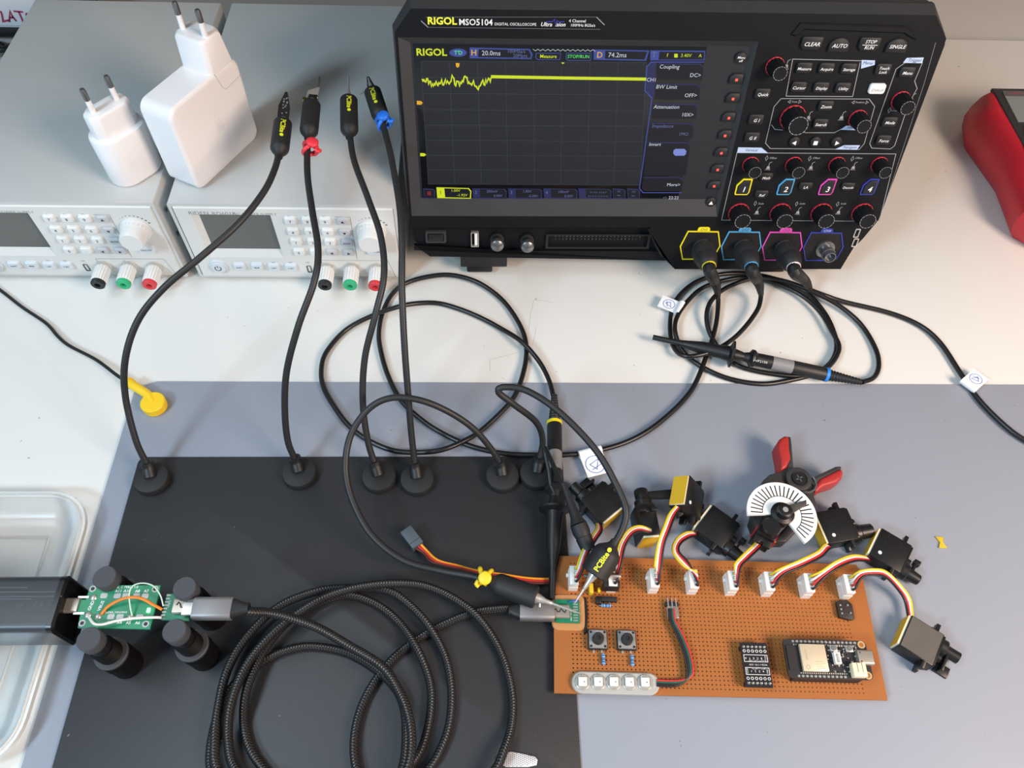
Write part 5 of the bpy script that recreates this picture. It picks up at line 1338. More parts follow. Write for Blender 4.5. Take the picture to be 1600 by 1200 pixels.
servo('black servo lying to the left of the dial, screw of its horn facing the viewer', (147, 207.5, zM + 6.1), (-.66, -.75, 0), (.75, -.66, 0), 'lever', 0, 3, [(1072, 882, 22), (1056, 862, 20), (1060, 846, 18), (1074, 836, 14)])
t_dial, F_dial = servo('servo gripped in the clamp, carrying a white half-round dial', (186.0, 196.0, zM + 8), (-0.55, -0.83, 0), (0, 0, 1), 'none', 0, 4, [(1152, 885, 24), (1165, 870, 22), (1180, 856, 18), (1190, 846, 14)], exitp=(11.4, 0, 3))
servo('black servo with a slotted drum horn, lying right of the clamp', (226, 199, zM + 6.1), (.17, -.98, 0), (.98, .17, 0), 'drum', -1, 5, [(1222, 893, 26), (1252, 880, 26), (1280, 866, 20), (1291, 855, 14)])
servo('black servo nearest the far right corner of the board', (259.5, 189.5, zM + 6.1), (-.6, -.8, 0), (.8, -.6, 0), 'lever', -1, 6, [(1286, 897, 25), (1310, 881, 25), (1335, 872, 18)])
t_glare, _ = servo('black servo by itself right of the board, brown-grey glare painted on its face, yellow pad', (262, 131, zM + 6.1), (.6, .8, 0), (.8, -.6, 0), 'plate', 0, 7, [(1345, 897, 26), (1368, 894, 26), (1385, 898, 22), (1405, 918, 14), (1418, 938, 9)], exitp=(11.4, 0, 2.0))
MB().box(-10.9, 10.9, 6.1, 6.25, 0.6, 20.4).build('glare_face', mat('glare_brown_grey', (92, 86, 80), 0.45, var=0.12, vscale=120), t_glare)  # brown-grey plate: warm lamp glare painted onto the black, scratched case
# dial, pointer and hub on the clamped servo
c3 = F_dial @ V3((5.6, 0, 0)); dzh = 34.0
dc = at(1222, 803, dzh); dR = 22.6
hub = MB().lathe_along((dc.x, dc.y, zM + 24), (0, 0, 1), [(6.5, 0), (6.2, 6), (7.6, 6.2), (7.6, 9.5), (5.2, 10.5), (4.6, 14.5), (3.8, 15), (2.0, 15), (1.8, 14.2)], 28).build('dial_hub', m_case, t_dial, world=True)
A0, A1 = RAD(-62), RAD(181)
def arcp(r, n=40, a0=A0, a1=A1): return [(dc.x + r * math.cos(a0 + (a1 - a0) * k / n), dc.y + r * math.sin(a0 + (a1 - a0) * k / n)) for k in range(n + 1)]
dm = mat('dial_white', (240, 240, 238), 0.45, var=0.01)
dl = MB(); n_ = 40
o1 = arcp(dR); i1 = arcp(6.2)
rings = [[(a[0], a[1], z) for a in o1] + [(a[0], a[1], z) for a in i1[::-1]] for z in (dzh - 2.2, dzh)]
dl.loft(rings); dlo = dl.build('dial', dm, t_dial, world=True, smooth=0)
tk = MB(); NT = 26
for k in range(NT):
    a = A0 + RAD(7) + (A1 - A0 - RAD(13)) * k / (NT - 1)
    tk.strip([(dc.x + dR * 0.56 * math.cos(a), dc.y + dR * 0.56 * math.sin(a)), (dc.x + dR * 0.9 * math.cos(a), dc.y + dR * 0.9 * math.sin(a))], 0.8, dzh + 0.06)
tk.strip(arcp(dR * 0.56, 60, A0 + RAD(7), A1 - RAD(6)), 0.45, dzh + 0.06)
tk.build('tick_marks', M_blk, dlo, world=True, smooth=0)
pa = RAD(24); pu = V3((math.cos(pa), math.sin(pa), 0)); pv = V3((-math.sin(pa), math.cos(pa), 0))
MB().prism([(3, -3.2), (17, -1.8), (18.5, 0), (17, 1.2), (3, 3.2)], 0, 1.6, frame(V3((dc.x, dc.y, dzh + 1.2)), pu, pv, V3((0, 0, 1)))).build('pointer', mat('pointer_grey', (66, 64, 64), 0.5, var=0.05), t_dial, world=True, bevel=0.2)
MB().lathe_along((dc.x, dc.y, zM + 38), (0, 0, 1), [(2.0, 0), (1.8, 1.2), (0.05, 1.4)], 14).build('screw', M_metal, t_dial, world=True)

# ================================================================== SPRING CLAMP
m_cl = mat('clamp_black', (52, 50, 50), 0.5, var=0.06); m_clr = mat('clamp_red', (168, 44, 42), 0.42, var=0.04)
def cp(x, y, z=22.0): 
    p = at(1160 + x / 6.317, 680 + y / 6.317, z); return (p.x, p.y)
t = thing('spring_clamp', 'black spring clamp with red handle grips, holding the dial servo', 'clamp', at(1248, 750, MZ))
Z0, Z1 = MZ + 6, MZ + 20
a1 = MB().prism([cp(505, 350), cp(560, 395), cp(600, 470), cp(540, 560), cp(330, 640), cp(250, 800), cp(200, 960), cp(130, 900), cp(100, 820), cp(170, 560), cp(210, 440), cp(270, 385), cp(375, 355), cp(440, 320), cp(478, 260)], Z0, Z1).build('jaw_arm', m_cl, t, world=True, bevel=1.2)
a2 = MB().prism([cp(560, 395), cp(640, 440), cp(660, 425), cp(720, 410), cp(730, 540), cp(722, 590), cp(748, 660), cp(738, 720), cp(650, 830), cp(440, 1040), cp(330, 1040), cp(400, 930), cp(560, 760), cp(600, 620), cp(520, 540)], Z0 + 1, Z1 - 2).build('jaw_arm', m_cl, t, world=True, bevel=1.2)
MB().prism([cp(450, 8), cp(478, 20), cp(486, 80), cp(510, 360), cp(440, 340), cp(462, 240)], Z0, Z1 + 0.5).build('handle', m_cl, t, world=True, bevel=1.0)
MB().prism([cp(340, 90), cp(365, 40), cp(410, 12), cp(458, 8), cp(464, 150), cp(478, 235), cp(440, 320), cp(378, 356), cp(366, 240), cp(345, 140)], Z0 + 0.5, Z1 + 1.5).build('handle_grip', m_clr, t, world=True, bevel=2.5, segs=3)
MB().prism([cp(655, 430), cp(930, 300), cp(980, 298), cp(988, 320), cp(770, 430), cp(720, 500)], Z0, Z1 - 1).build('handle', m_cl, t, world=True, bevel=1.0)
MB().prism([cp(720, 570), cp(722, 490), cp(770, 425), cp(930, 345), cp(985, 318), cp(1000, 370), cp(985, 425), cp(930, 465), cp(800, 505)], Z0 + 0.5, Z1).build('handle_grip', m_clr, t, world=True, bevel=2.5, segs=3)
pvx, pvy = cp(556, 432, 24)
pv = MB().lathe_along((pvx, pvy, MZ), (0, 0, 1), [(6.0, 0), (6.0, 20), (8.6, 20.2), (8.6, 22.6), (7.4, 23), (5.8, 23), (5.6, 22)], 28).build('pivot', m_cl, t, world=True)
sc_ = MB().lathe_along((pvx, pvy, MZ + 21.6), (0, 0, 1), [(4.8, 0), (4.6, 1.4), (0.05, 1.6)], 20); so = sc_.build('pivot_screw', M_blk, pv, world=True)
x_ = MB()
for a in (0.4, 0.4 + math.pi / 2): x_.box(-2.6, 2.6, -0.5, 0.5, MZ + 23.15, MZ + 23.4, Matrix.Translation((pvx, pvy, 0)) @ Matrix.Rotation(a, 4, 'Z'))
x_.build('pivot_cross', M_dmetal, pv, world=True)
sp_ = MB()
sx_, sy_ = cp(600, 500, 16)
sp_.tube([V3((sx_ + 7 * math.cos(a * 0.5), sy_ + 7 * math.sin(a * 0.5), MZ + 8 + a * 0.3)) for a in range(40)], 0.9, 8); sp_.build('spring', M_dmetal, t, world=True)
MB().prism([cp(120, 930), cp(200, 830), cp(225, 800), cp(245, 830), cp(170, 960)], Z0 + 1, Z1 + 1.5).build('jaw_pad', m_clr, t, world=True, bevel=0.8)
MB().prism([cp(300, 1030), cp(390, 950), cp(420, 960), cp(340, 1050)], Z0 + 1, Z1 - 2.5).build('jaw_pad', m_clr, t, world=True, bevel=0.8)
# ================================================================== BRAIDED USB CABLE
def braid_material():
    m = bpy.data.materials.new('black_braid'); m.use_nodes = True
    nt = m.node_tree; n = nt.nodes; L = nt.links; b = n['Principled BSDF']
    b.inputs['Roughness'].default_value = 0.5
    uv = n.new('ShaderNodeUVMap'); uv.uv_map = 'UVMap'
    sp = n.new('ShaderNodeSeparateXYZ'); L.new(uv.outputs['UV'], sp.inputs[0])
    def math_(op, a, bb=None, c=None):
        k = n.new('ShaderNodeMath'); k.operation = op
        for i, s in enumerate((a, bb, c)):
            if s is None: continue
            if isinstance(s, (int, float)): k.inputs[i].default_value = s
            else: L.new(s, k.inputs[i])
        return k.outputs[0]
    x = sp.outputs['X']; y = sp.outputs['Y']
    # crossing helical strands
    s1_ = math_('SINE', math_('ADD', math_('MULTIPLY', x, 3.6), math_('MULTIPLY', y, 6.2832 * 5)))
    s2_ = math_('SINE', math_('SUBTRACT', math_('MULTIPLY', x, 3.6), math_('MULTIPLY', y, 6.2832 * 5)))
    h = math_('MAXIMUM', s1_, s2_)
    bp = n.new('ShaderNodeBump'); bp.inputs['Strength'].default_value = 0.7; bp.inputs['Distance'].default_value = 0.0004
    L.new(h, bp.inputs['Height']); L.new(bp.outputs['Normal'], b.inputs['Normal'])
    # pale stitched tracer threads running along the cable, dashed
    fr = math_('FRACT', math_('MULTIPLY', y, 3.0))
    near = math_('LESS_THAN', math_('ABSOLUTE', math_('SUBTRACT', fr, 0.5)), 0.09)
    dash = math_('GREATER_THAN', math_('FRACT', math_('MULTIPLY', x, 0.62)), 0.45)
    fac = math_('MULTIPLY', near, dash)
    mx = n.new('ShaderNodeMix'); mx.data_type = 'RGBA'
    mx.inputs['A'].default_value = (0.010, 0.010, 0.011, 1); mx.inputs['B'].default_value = (0.12, 0.125, 0.125, 1)
    L.new(fac, mx.inputs['Factor']); L.new(mx.outputs['Result'], b.inputs['Base Color'])
    return m
M_braid = braid_material()
M_alu = mat('brushed_aluminium', (146, 144, 144), 0.5, 0.7, var=0.05, vscale=300)
t = thing('usb_cable', 'black braided cable with grey metal plugs, coiled on the black plate', 'cable', at(560, 1050, PZ))
def c5(x, y, z): return at(300 + x / 2.857, 860 + y / 2.857, z)
L1, L2, L3, L4 = PZ + 2.8, PZ + 8.0, PZ + 13.2, PZ + 18.4
pts = [at(384, 955, 55), at(398, 956, 52)] + [c5(330, 276, 46), c5(420, 295, 39), c5(560, 345, 30), c5(700, 425, 24), c5(850, 520, L4), c5(930, 640, L3), c5(972, 760, L3), c5(980, 880, L3), c5(960, 975, L3), c5(900, 1080, L2), c5(780, 1180, L2), c5(560, 1240, L1), c5(330, 1220, L1), c5(160, 1120, L1),
  c5(88, 985, L1), c5(84, 880, L1), c5(108, 760, L1), c5(150, 650, L1), c5(238, 548, L1), c5(330, 488, L1), c5(430, 445, L1), c5(540, 430, L1), c5(680, 455, L1), c5(800, 518, L1), c5(895, 600, L1), c5(945, 700, L1), c5(955, 850, L1), c5(935, 985, L1), c5(860, 1110, L1), c5(700, 1190, L1), c5(480, 1200, L1), c5(250, 1140, L2),
  c5(118, 985, L2), c5(102, 850, L2), c5(118, 700, L2), c5(160, 530, L2), c5(250, 380, L2), c5(390, 250, L2), c5(560, 183, L2), c5(720, 168, L1), c5(870, 180, L2), c5(960, 235, L2), c5(1055, 335, L2), c5(1128, 470, L1), c5(1158, 620, L1), c5(1148, 780, L1), c5(1100, 910, L1), c5(1045, 990, L1), c5(930, 1130, L2), c5(700, 1230, L2), c5(450, 1170, L2),
  c5(330, 990, L1), c5(262, 890, L1), c5(232, 770, L1), c5(240, 640, L2), c5(280, 530, L2), c5(340, 420, L2), c5(430, 318, L2), c5(560, 238, L1), c5(690, 202, L1), c5(820, 240, L1), c5(930, 330, L1), c5(1010, 450, L2), c5(1062, 590, L1), c5(1066, 720, L1), c5(1035, 860, L1), c5(980, 960, L1), c5(860, 1080, L3), c5(600, 1130, L3), c5(340, 1080, L3),
  c5(200, 985, L2), c5(162, 850, L2), c5(175, 680, L3), c5(245, 510, L3), c5(355, 375, L3), c5(480, 275, L3), c5(600, 207, L3), c5(740, 165, L3), c5(900, 148, L3), c5(1040, 160, L2), c5(1180, 222, L2), c5(1288, 312, L2), c5(1375, 450, L1), c5(1426, 620, L1), c5(1428, 770, L1), c5(1390, 900, L2), c5(1345, 990, L2), c5(1220, 1110, L1), c5(1000, 1150, L1), c5(800, 1090, L1),
  c5(735, 975, L1), c5(726, 830, L1), c5(765, 680, L1), c5(845, 545, L1), c5(945, 442, L1), c5(1095, 345, L1), c5(1260, 278, L1 + 1), c5(1390, 260, BZ + 4), at(796, 951, BZ + 5.3)]
MB().tube(spline(pts, 2.5), 2.65, 14, uv=True).build('braided_sleeve', M_braid, t, world=True, smooth=60)
def usb_plug(t, a, b, tipw, L, neck):
    """a: cable side of the metal shell, b: mouth side"""
    d = (b - a).normalized(); w = V3((-d.y, d.x, 0)).normalized(); h = V3((0, 0, 1))
    F = frame(a, w, h, d)
    l = (b - a).length
    rings = [[(x, y, z) for x, y in rrect(0, 0, 12.4, 7.4, 2.4, 5)] for z in (0, l)]
    sh = MB().loft(rings, F).build('metal_shell', M_alu, t, world=True, bevel=0.4, smooth=40)
    rings = []
    for z, ww, hh in ((0.2, 11.6, 7.0), (-4, 8.6, 6.6), (-neck + 2, 6.8, 6.4), (-neck, 6.4, 6.2)): rings.append([(x, y, z) for x, y in rrect(0, 0, ww, hh, min(ww, hh) * 0.42, 5)])
    MB().loft(rings[::-1], F).build('strain_relief', M_rubber, t, world=True, smooth=40)
    rings = [[(x, y, z) for x, y in rrect(0, 0, 8.3, 2.5, 1.2, 5)] for z in (l, l + L)]
    MB().loft(rings, F).build('usb_tip', M_metal, t, world=True, smooth=40)
usb_plug(t, at(364, 951, 55), at(303, 951, 55), 0, 6, 9)
usb_plug(t, at(812, 954, BZ + 5.3), at(866, 955, BZ + 5.3), 0, 5, 7)

# ================================================================== BOARD HOLDERS + USB BREAKOUTS
HZ = 60.0
HG = 'round black board holders'
m_hold = mat('holder_black', (13, 13, 14), 0.6, var=0.05, spec=0.15)
m_cap = mat('holder_cap', (66, 68, 74), 0.6, var=0.04)
HP = [((163, 901), 'far left'), ((288, 918), ''), ((138, 998), ''), ((272, 985), '')]
HL = ['round black board holder at the far corner of the green board beside the charger', 'round black board holder behind the grey metal cable plug', 'round black board holder at the near corner of the green board beside the charger', 'round black board holder in front of the grey metal cable plug']
hold0 = None
for k, ((q, _), lb) in enumerate(zip(HP, HL)):
    p = at(*q, HZ); p.z = PZ
    if hold0 is None:
        t = thing('board_holder', lb, 'holder', p, None, HG)
        z0 = HZ - PZ
        MB().lathe([(8.6, 0), (8.8, 1), (8.8, 10), (9.2, 14), (9.3, 25), (9.0, 26), (6.8, 26.4)], None, 36).build('magnetic_body', m_hold, t)
        MB().lathe([(9.4, 24.6), (9.5, 25.0), (9.5, 26.6), (9.0, 27), (7.0, 27)], None, 36).build('body_ring', m_cap, t)
        pr_ = [(6.4, 26.6)] + [(7.0 if i % 2 else 6.4, 27 + i * 0.55) for i in range(22)] + [(6.2, 39.5)]
        MB().lathe(pr_, None, 32).build('spring_sleeve', m_hold, t, smooth=20)
        MB().lathe([(5.5, 39), (5.5, z0 - 8)], None, 20).build('neck', M_blk, t)
        MB().lathe([(5.8, z0 - 8.4), (6.5, z0 - 7.8), (6.6, z0 - 0.8), (6.1, z0), (0.05, z0)], None, 36).build('clamp_cap', m_cap, t, bevel=0)
        hold0 = t
    else:
        t = copy_thing(hold0, p); t['label'] = lb
PB = 51.0      # underside of the green boards
def GP(u, v): 
    p = at(u, v, PB + 1.6); return (p.x, p.y)
t = thing('usb_breakout_board', 'green breakout board with solder pads and a lit green lamp, held by the black holders', 'breakout board', at(185, 950, PB))
m_g2 = mat('green_solder_mask_bright', (26, 132, 92), 0.35, var=0.04)
def g3(x, y): return GP(100 + x / 6.0, 870 + y / 6.0)
bq = [g3(250, 265), g3(905, 268), g3(805, 678), g3(128, 665)]
tb = [g3(205, 405), g3(165, 512), g3(112, 512), g3(125, 402)]
MB().prism([bq[0], bq[1], bq[2], bq[3], g3(158, 515), g3(95, 512), g3(112, 400), g3(205, 402)], PB, PB + 1.6).build('board', m_g2, t, world=True, smooth=0)
zt = PB + 1.6
for c in ((270, 300), (855, 303), (170, 622), (766, 630)):
    x, y = g3(*c)
    MB().lathe_along((x, y, zt), (0, 0, 1), [(1.9, 0), (1.9, 0.12), (1.1, 0.12), (1.1, 0.02)], 22).build('mounting_ring', m_tin, t, world=True)
    MB().lathe_along((x, y, zt), (0, 0, 1), [(1.1, 0), (1.08, 0.05), (0.05, 0.05)], 18).build('mounting_hole', M_blk, t, world=True)
for c in ((375, 365), (500, 366), (580, 366), (680, 367), (760, 369), (440, 562), (525, 563), (708, 565)):
    x, y = g3(*c); MB().prism(rrect(x, y, 3.9, 2.9, 0.7, 3), zt - 0.05, zt + 0.12).build('solder_pad', m_tin, t, world=True, smooth=0)
for c, r in (((278, 382), 1.9), ((225, 545), 1.9), ((318, 560), 1.9), ((622, 568), 2.1)):
    x, y = g3(*c); MB().ball((x, y, zt), r, 14, 0.55).build('solder_blob', M_metal, t, world=True)
pr = MB()
for s_, c, sz, a in (('USB_C MALE 1.0', (578, 285), 2.0, 0), ('A11', (512, 322), 2.3, 0), ('A10', (592, 322), 2.3, 0), ('A8', (690, 323), 2.3, 0), ('A7', (772, 323), 2.3, 0), ('GND', (255, 458), 2.5, 80), ('VBUS', (348, 460), 2.5, 80), ('JLC02A_Y10-210010', (490, 521), 1.4, 0), ('A2', (425, 617), 2.3, 0), ('A4', (520, 617), 2.3, 0), ('A5', (605, 619), 2.3, 0), ('A6', (690, 620), 2.3, 0)):
    x, y = g3(*c); pr.text(s_, sz, Matrix.Translation((x, y, zt + 0.1)) @ Matrix.Rotation(RAD(a), 4, 'Z'), bold=0.02)
pr.build('white_lettering', M_print, t, world=True, smooth=0)
x, y = g3(795, 503); MB().box(x - 0.8, x + 0.8, y - 1.2, y + 1.2, zt, zt + 0.8).build('status_lamp', mat('green_lamp', (120, 255, 140), 0.4, var=0, emit=5.0), t, world=True)
def gw(pts, r, m): MB().tube(spline([V3((*g3(a, b2), zt + z)) for a, b2, z in pts], 1.0), r, 8).build('wire', m, t, world=True)
gw([(355, 540, 0.5), (440, 470, 2.5), (600, 415, 5), (740, 412, 5), (850, 462, 3), (925, 500, 1)], 0.85, mat('insulation_orange', (222, 128, 40), 0.5, var=0.02))
gw([(225, 545, 0.8), (260, 590, 2.5), (310, 645, 4), (380, 655, 4), (520, 620, 4), (680, 590, 3), (860, 578, 2), (920, 575, 1)], 0.75, W_w)
gw([(645, 565, 0.8), (645, 480, 4), (650, 380, 6), (690, 310, 7), (780, 285, 7), (870, 305, 6), (925, 380, 4), (940, 470, 1.5)], 0.38, mat('insulation_pale_green', (196, 226, 206), 0.5, var=0.02))
# plug on the left end of the board
x0, y0 = g3(112, 455); x1, _ = g3(10, 455)
ymid = y0
rings = [[(x, ymid + a, zt - 0.4 + b2) for a, b2 in rrect(0, 0, 8.6, 3.0, 1.3, 4)] for x in (x1 - 3, x0 + 1.5)]
up_ = MB().loft(rings).build('usb_c_plug', mat('usb_shell', (214, 206, 192)), t, world=True, smooth=40)
lg = MB()
for s_ in (-1, 1): lg.box(x0, x0 + 6, ymid + s_ * 4.6 - 0.6, ymid + s_ * 4.6 + 0.6, zt - 0.6, zt + 0.4)
lg.build('plug_legs', M_metal, up_, world=True)
# second small breakout under the metal plug
t = thing('usb_breakout_board', 'tiny green breakout board wedged between the holders at the metal cable plug', 'breakout board', at(275, 945, PB))
sq_ = [g3(965, 345), g3(1215, 348), g3(1165, 600), g3(910, 590)]
MB().prism(sq_, PB, PB + 1.4).build('board', mat('green_solder_mask', (24, 122, 88)), t, world=True, smooth=0)
for k in range(8):
    f = k / 7; a = 985 - 62 * f; c = 360 + 218 * f
    x, y = g3(a, c); MB().box(x - 1.3, x + 1.0, y - 0.42, y + 0.42, PB + 1.4, PB + 1.56).build('solder_pad', m_tin, t, world=True, smooth=0)
x0, y0 = g3(1040, 470); x1, y1 = g3(1225, 470)
rings = [[(x, y0 + a, PB + 3.1 + b2) for a, b2 in rrect(0, 0, 9.0, 3.3, 1.4, 4)] for x in (x0, x1)]
us_ = MB().loft(rings).build('usb_c_socket', mat('usb_shell', (214, 206, 192)), t, world=True, smooth=40)
mk_ = MB(); mk_.tube([V3((x0 + 2 + k * 0.9, y0 + 1.8 * math.sin(k * 1.3), PB + 4.8)) for k in range(8)], 0.45, 5); mk_.build('marker_scribble', M_ink, us_, world=True)
pr = MB()
x, y = g3(985, 440); pr.text('USB-C', 1.6, Matrix.Translation((x, y, PB + 1.5)) @ Matrix.Rotation(RAD(80), 4, 'Z')); pr.build('white_lettering', M_print, t, world=True, smooth=0)

# ================================================================== BLACK CHARGER, SOCKET, TRAY
m_bch = mat('charger_black', (52, 55, 61), 0.38, var=0.04); m_bend = mat('charger_end_black', (14, 14, 16), 0.3, var=0.03)
ctop, cbot = 62.0, 30.0
pN = at(79, 986, ctop); pF = at(109, 897, ctop)
cxr = (pN.x + pF.x) / 2; cy0, cy1 = pN.y, pF.y
cyc = (cy0 + cy1) / 2; czc = (ctop + cbot) / 2
t = thing('power_adapter', 'black box-shaped power adapter powering the green breakout board', 'adapter', V3((cxr - 40, cyc, cbot)))
def xsec(ins, r=4.5): return rrect(cyc, czc, cy1 - cy0 - 2 * ins, ctop - cbot - 2 * ins, r, 5)
MB().loft([[(x, a, b2) for a, b2 in xsec(0)] for x in (cxr - 74, cxr - 3.5)][::-1]).build('body', m_bch, t, world=True, smooth=40)
MB().loft([[(x, a, b2) for a, b2 in xsec(i, 4.5 - i * 0.5)] for x, i in ((cxr - 4, -0.25), (cxr - 1.2, -0.25), (cxr, 1.2), (cxr, 2.0), (cxr - 1.6, 2.6))][::-1]).build('end_cap', m_bend, t, world=True, smooth=30)
pt_ = MB()
for k, (u, v, s_) in enumerate(((60, 945, 'C E'), (32, 945, 'o<'), )):
    p = at(u, v, ctop + 0.06); pt_.text(s_, 3.6, Matrix.Translation(p))
for k, (u, v, w_) in enumerate(((20, 918, 16), (35, 925, 36), (45, 932, 36), (15, 936, 24))):
    p = at(u, v, ctop + 0.06); pt_.box(p.x - w_ / 2, p.x + w_ / 2, p.y - 0.25, p.y + 0.25, ctop, ctop + 0.06)
pt_.build('faint_lettering', mat('faint_print', (84, 88, 94), 0.5, var=0), t, world=True, smooth=0)
t = thing('extension_socket', 'round black extension socket the black adapter is plugged into', 'socket', V3((cxr - 110, cyc, 2)))
RS = 40.0; zc_ = RS + 3.4
MB().lathe_along(V3((cxr - 190, cyc + 2, zc_)), V3((1, 0, 0)), [(20, 0), (34, 4), (RS, 14), (RS, 98), (RS - 1.5, 101), (RS - 6, 102), (RS - 8, 97)], 48).build('shell', mat('socket_black', (36, 35, 36), 0.5, var=0.05), t, world=True)
MB().lathe_along(V3((cxr - 190, cyc + 2, zc_)), V3((1, 0, 0)), [(RS - 8, 96.5), (0.05, 97)], 40).build('face', M_blk, t, world=True)
cable([V3((cxr - 188, cyc + 2, zc_)), V3((cxr - 240, cyc, zc_ - 6)), V3((cxr - 300, cyc - 20, 12)), V3((cxr - 420, cyc - 60, 5))], 4.0, t)
m_tray = mat('milky_plastic', (232, 235, 233), 0.22, var=0.01, trans=0.45)
t = thing('plastic_tray', 'shallow translucent white plastic tray at the left edge of the mat', 'tray', V3((-370, 147, 0)))
TZ = 13.0
r1 = rrect(-372, 143, 212, 161, 24, 8)
r0 = offset_poly(r1, -9); fl = offset_poly(r1, 4.5)
MB().loft([[(x, y, 1.0) for x, y in offset_poly(r1, -16)], [(x, y, 1.6) for x, y in r0], [(x, y, TZ - 1) for x, y in r1], [(x, y, TZ) for x, y in offset_poly(r1, 0.8)], [(x, y, TZ) for x, y in fl], [(x, y, TZ - 2) for x, y in offset_poly(fl, 0.8)]], None, True, False).build('shell', m_tray, t, world=True, smooth=45)
MB().loft([[(x, y, TZ + 0.4) for x, y in offset_poly(r1, 1.0)], [(x, y, TZ + 1.4) for x, y in offset_poly(r1, 1.8)], [(x, y, TZ + 0.4) for x, y in offset_poly(r1, 2.6)]], None, False, False).build('rim_bead', m_tray, t, world=True, smooth=60)
MB().loft([[(x, y, 1.3) for x, y in offset_poly(r1, -22)], [(x, y, 2.0) for x, y in offset_poly(r1, -23)], [(x, y, 1.3) for x, y in offset_poly(r1, -24)]], None, False, False).build('floor_rib', m_tray, t, world=True, smooth=60)

# ================================================================== MULTIMETER
t = thing('multimeter', 'red and dark grey handheld multimeter at the right edge', 'multimeter', V3((510, 545, 0)))
m_mr = mat('meter_red', (186, 30, 46), 0.4, var=0.03); m_md = mat('meter_dark', (48, 46, 46), 0.5, var=0.04)
def mo(ins, z, w=0):
    pts = [(462 + ins, 600), (470 + ins, 628), (484 + ins * 0.6, 642 - ins), (560 - ins, 642 - ins), (574 - ins, 628), (580 - ins, 600), (570 - ins, 540), (566 - ins, 490), (556 - ins, 462 + ins), (530, 450 + ins), (500, 450 + ins), (478 + ins, 460 + ins), (464 + ins, 482), (470 + ins, 540)]
    return [(x, y, z) for x, y in pts][::-1]
MB().loft([mo(9, 0), mo(4, 6), mo(0, 18), mo(1, 30), mo(7, 42), mo(14, 46), mo(17, 46)]).build('rubber_boot', m_mr, t, world=True, bevel=1.0, smooth=50)
fc = MB(); 
pf = [(482, 470), (566, 470), (562, 634), (484, 634)]
MB().prism([(482, 500), (490, 476), (558, 476), (566, 500), (564, 632), (483, 632)], 44, 47.2, None, 0.6).build('face_plate', m_md, t, world=True)
MB().prism([(489, 582), (559, 582), (557, 627), (491, 627)], 46.5, 47.8).build('display', mat('meter_lcd', (132, 138, 136), 0.15, var=0.02), t, world=True, smooth=0)
MB().prism([(490, 619), (558, 619), (557, 627), (491, 627)], 47.6, 48.0).build('display_header', mat('meter_header', (92, 88, 92), 0.4, var=0.02), t, world=True, smooth=0)
MB().text('UNI-T', 4.4, Matrix.Translation((503, 623, 48.1))).build('brand_lettering', mat('meter_brand', (196, 60, 60), 0.5, var=0), t, world=True, smooth=0)
for k, x in enumerate((499, 520, 541)):
    o = MB().prism(rrect(x, 570, 17, 6.5, 3, 4), 46.8, 49.5, None, 0.8).build('button', M_blk, t, world=True)
    if k == 0: MB().text('RANGE', 2.6, Matrix.Translation((x, 570, 49.6))).build('legend', M_print, o, world=True, smooth=0)
MB().lathe_along((500, 557, 46.8), (0, 0, 1), [(5.0, 0), (5.0, 2.0), (4.2, 3.0), (0.05, 3.2)], 26).build('select_button', mat('meter_yellow', (176, 168, 48), 0.5, var=0.02), t, world=True)
tx = MB()
for s_, x, y in (('HOLD', 505, 543), ('V~', 508, 533), ('Hz', 512, 519), ('mV', 505, 526)): tx.text(s_, 3.4, Matrix.Translation((x, y, 47.35)))
tx.build('scale_lettering', M_print, t, world=True, smooth=0)
kn_ = MB().lathe_along((525, 510, 46.8), (0, 0, 1), [(18, 0), (18, 3), (16, 4), (0.05, 4.2)], 40).build('range_dial', M_blk, t, world=True)
MB().box(522.5, 527.5, 494, 526, 50.5, 54).build('dial_grip', M_blkm, kn_, world=True, bevel=1)

# ================================================================== GROUND SNAP CORD
t = thing('ground_cord', 'thin black ground cord with a yellow snap plugged into the mat corner', 'cord', at(239, 634, MZ))
m_sn = mat('snap_yellow', (240, 200, 30), 0.45, var=0.03)
c0 = at(238, 628, MZ + 7)
MB().lathe_along((c0.x, c0.y, MZ), (0, 0, 1), [(8.2, 0), (8.6, 0.5), (8.6, 2.2), (8.0, 2.4), (8.0, 2.8), (8.8, 3.0), (8.8, 6.6), (8.2, 7.4), (0.05, 7.5)], 34).build('snap', m_sn, t, world=True)
b0 = at(231, 617, MZ + 5); b1 = at(208, 602, MZ + 5); b2 = at(200, 596, MZ + 4)
MB().tube(spline([V3((c0.x, c0.y, MZ + 4.6)), b0, b1, b2], 1.2), 3.5, 12).build('boot', m_sn, t, world=True)
rg = MB()
for f in (0.3, 0.55, 0.8): 
    p = b1 + (b2 - b1) * f; rg.lathe_along(p, b2 - b1, [(3.8, -0.3), (3.8, 0.4)], 14)
rg.build('boot_ribs', m_sn, t, world=True)
cable([b2 + (b1 - b2) * 0.3] + ats([(185, 588, 6), (150, 562, 4), (108, 540, 3), (90, 525, 3), (72, 505, 2.2), (35, 480, 1.8), (0, 453, 1.8), (-60, 410, 1.8)]), 1.35, t)

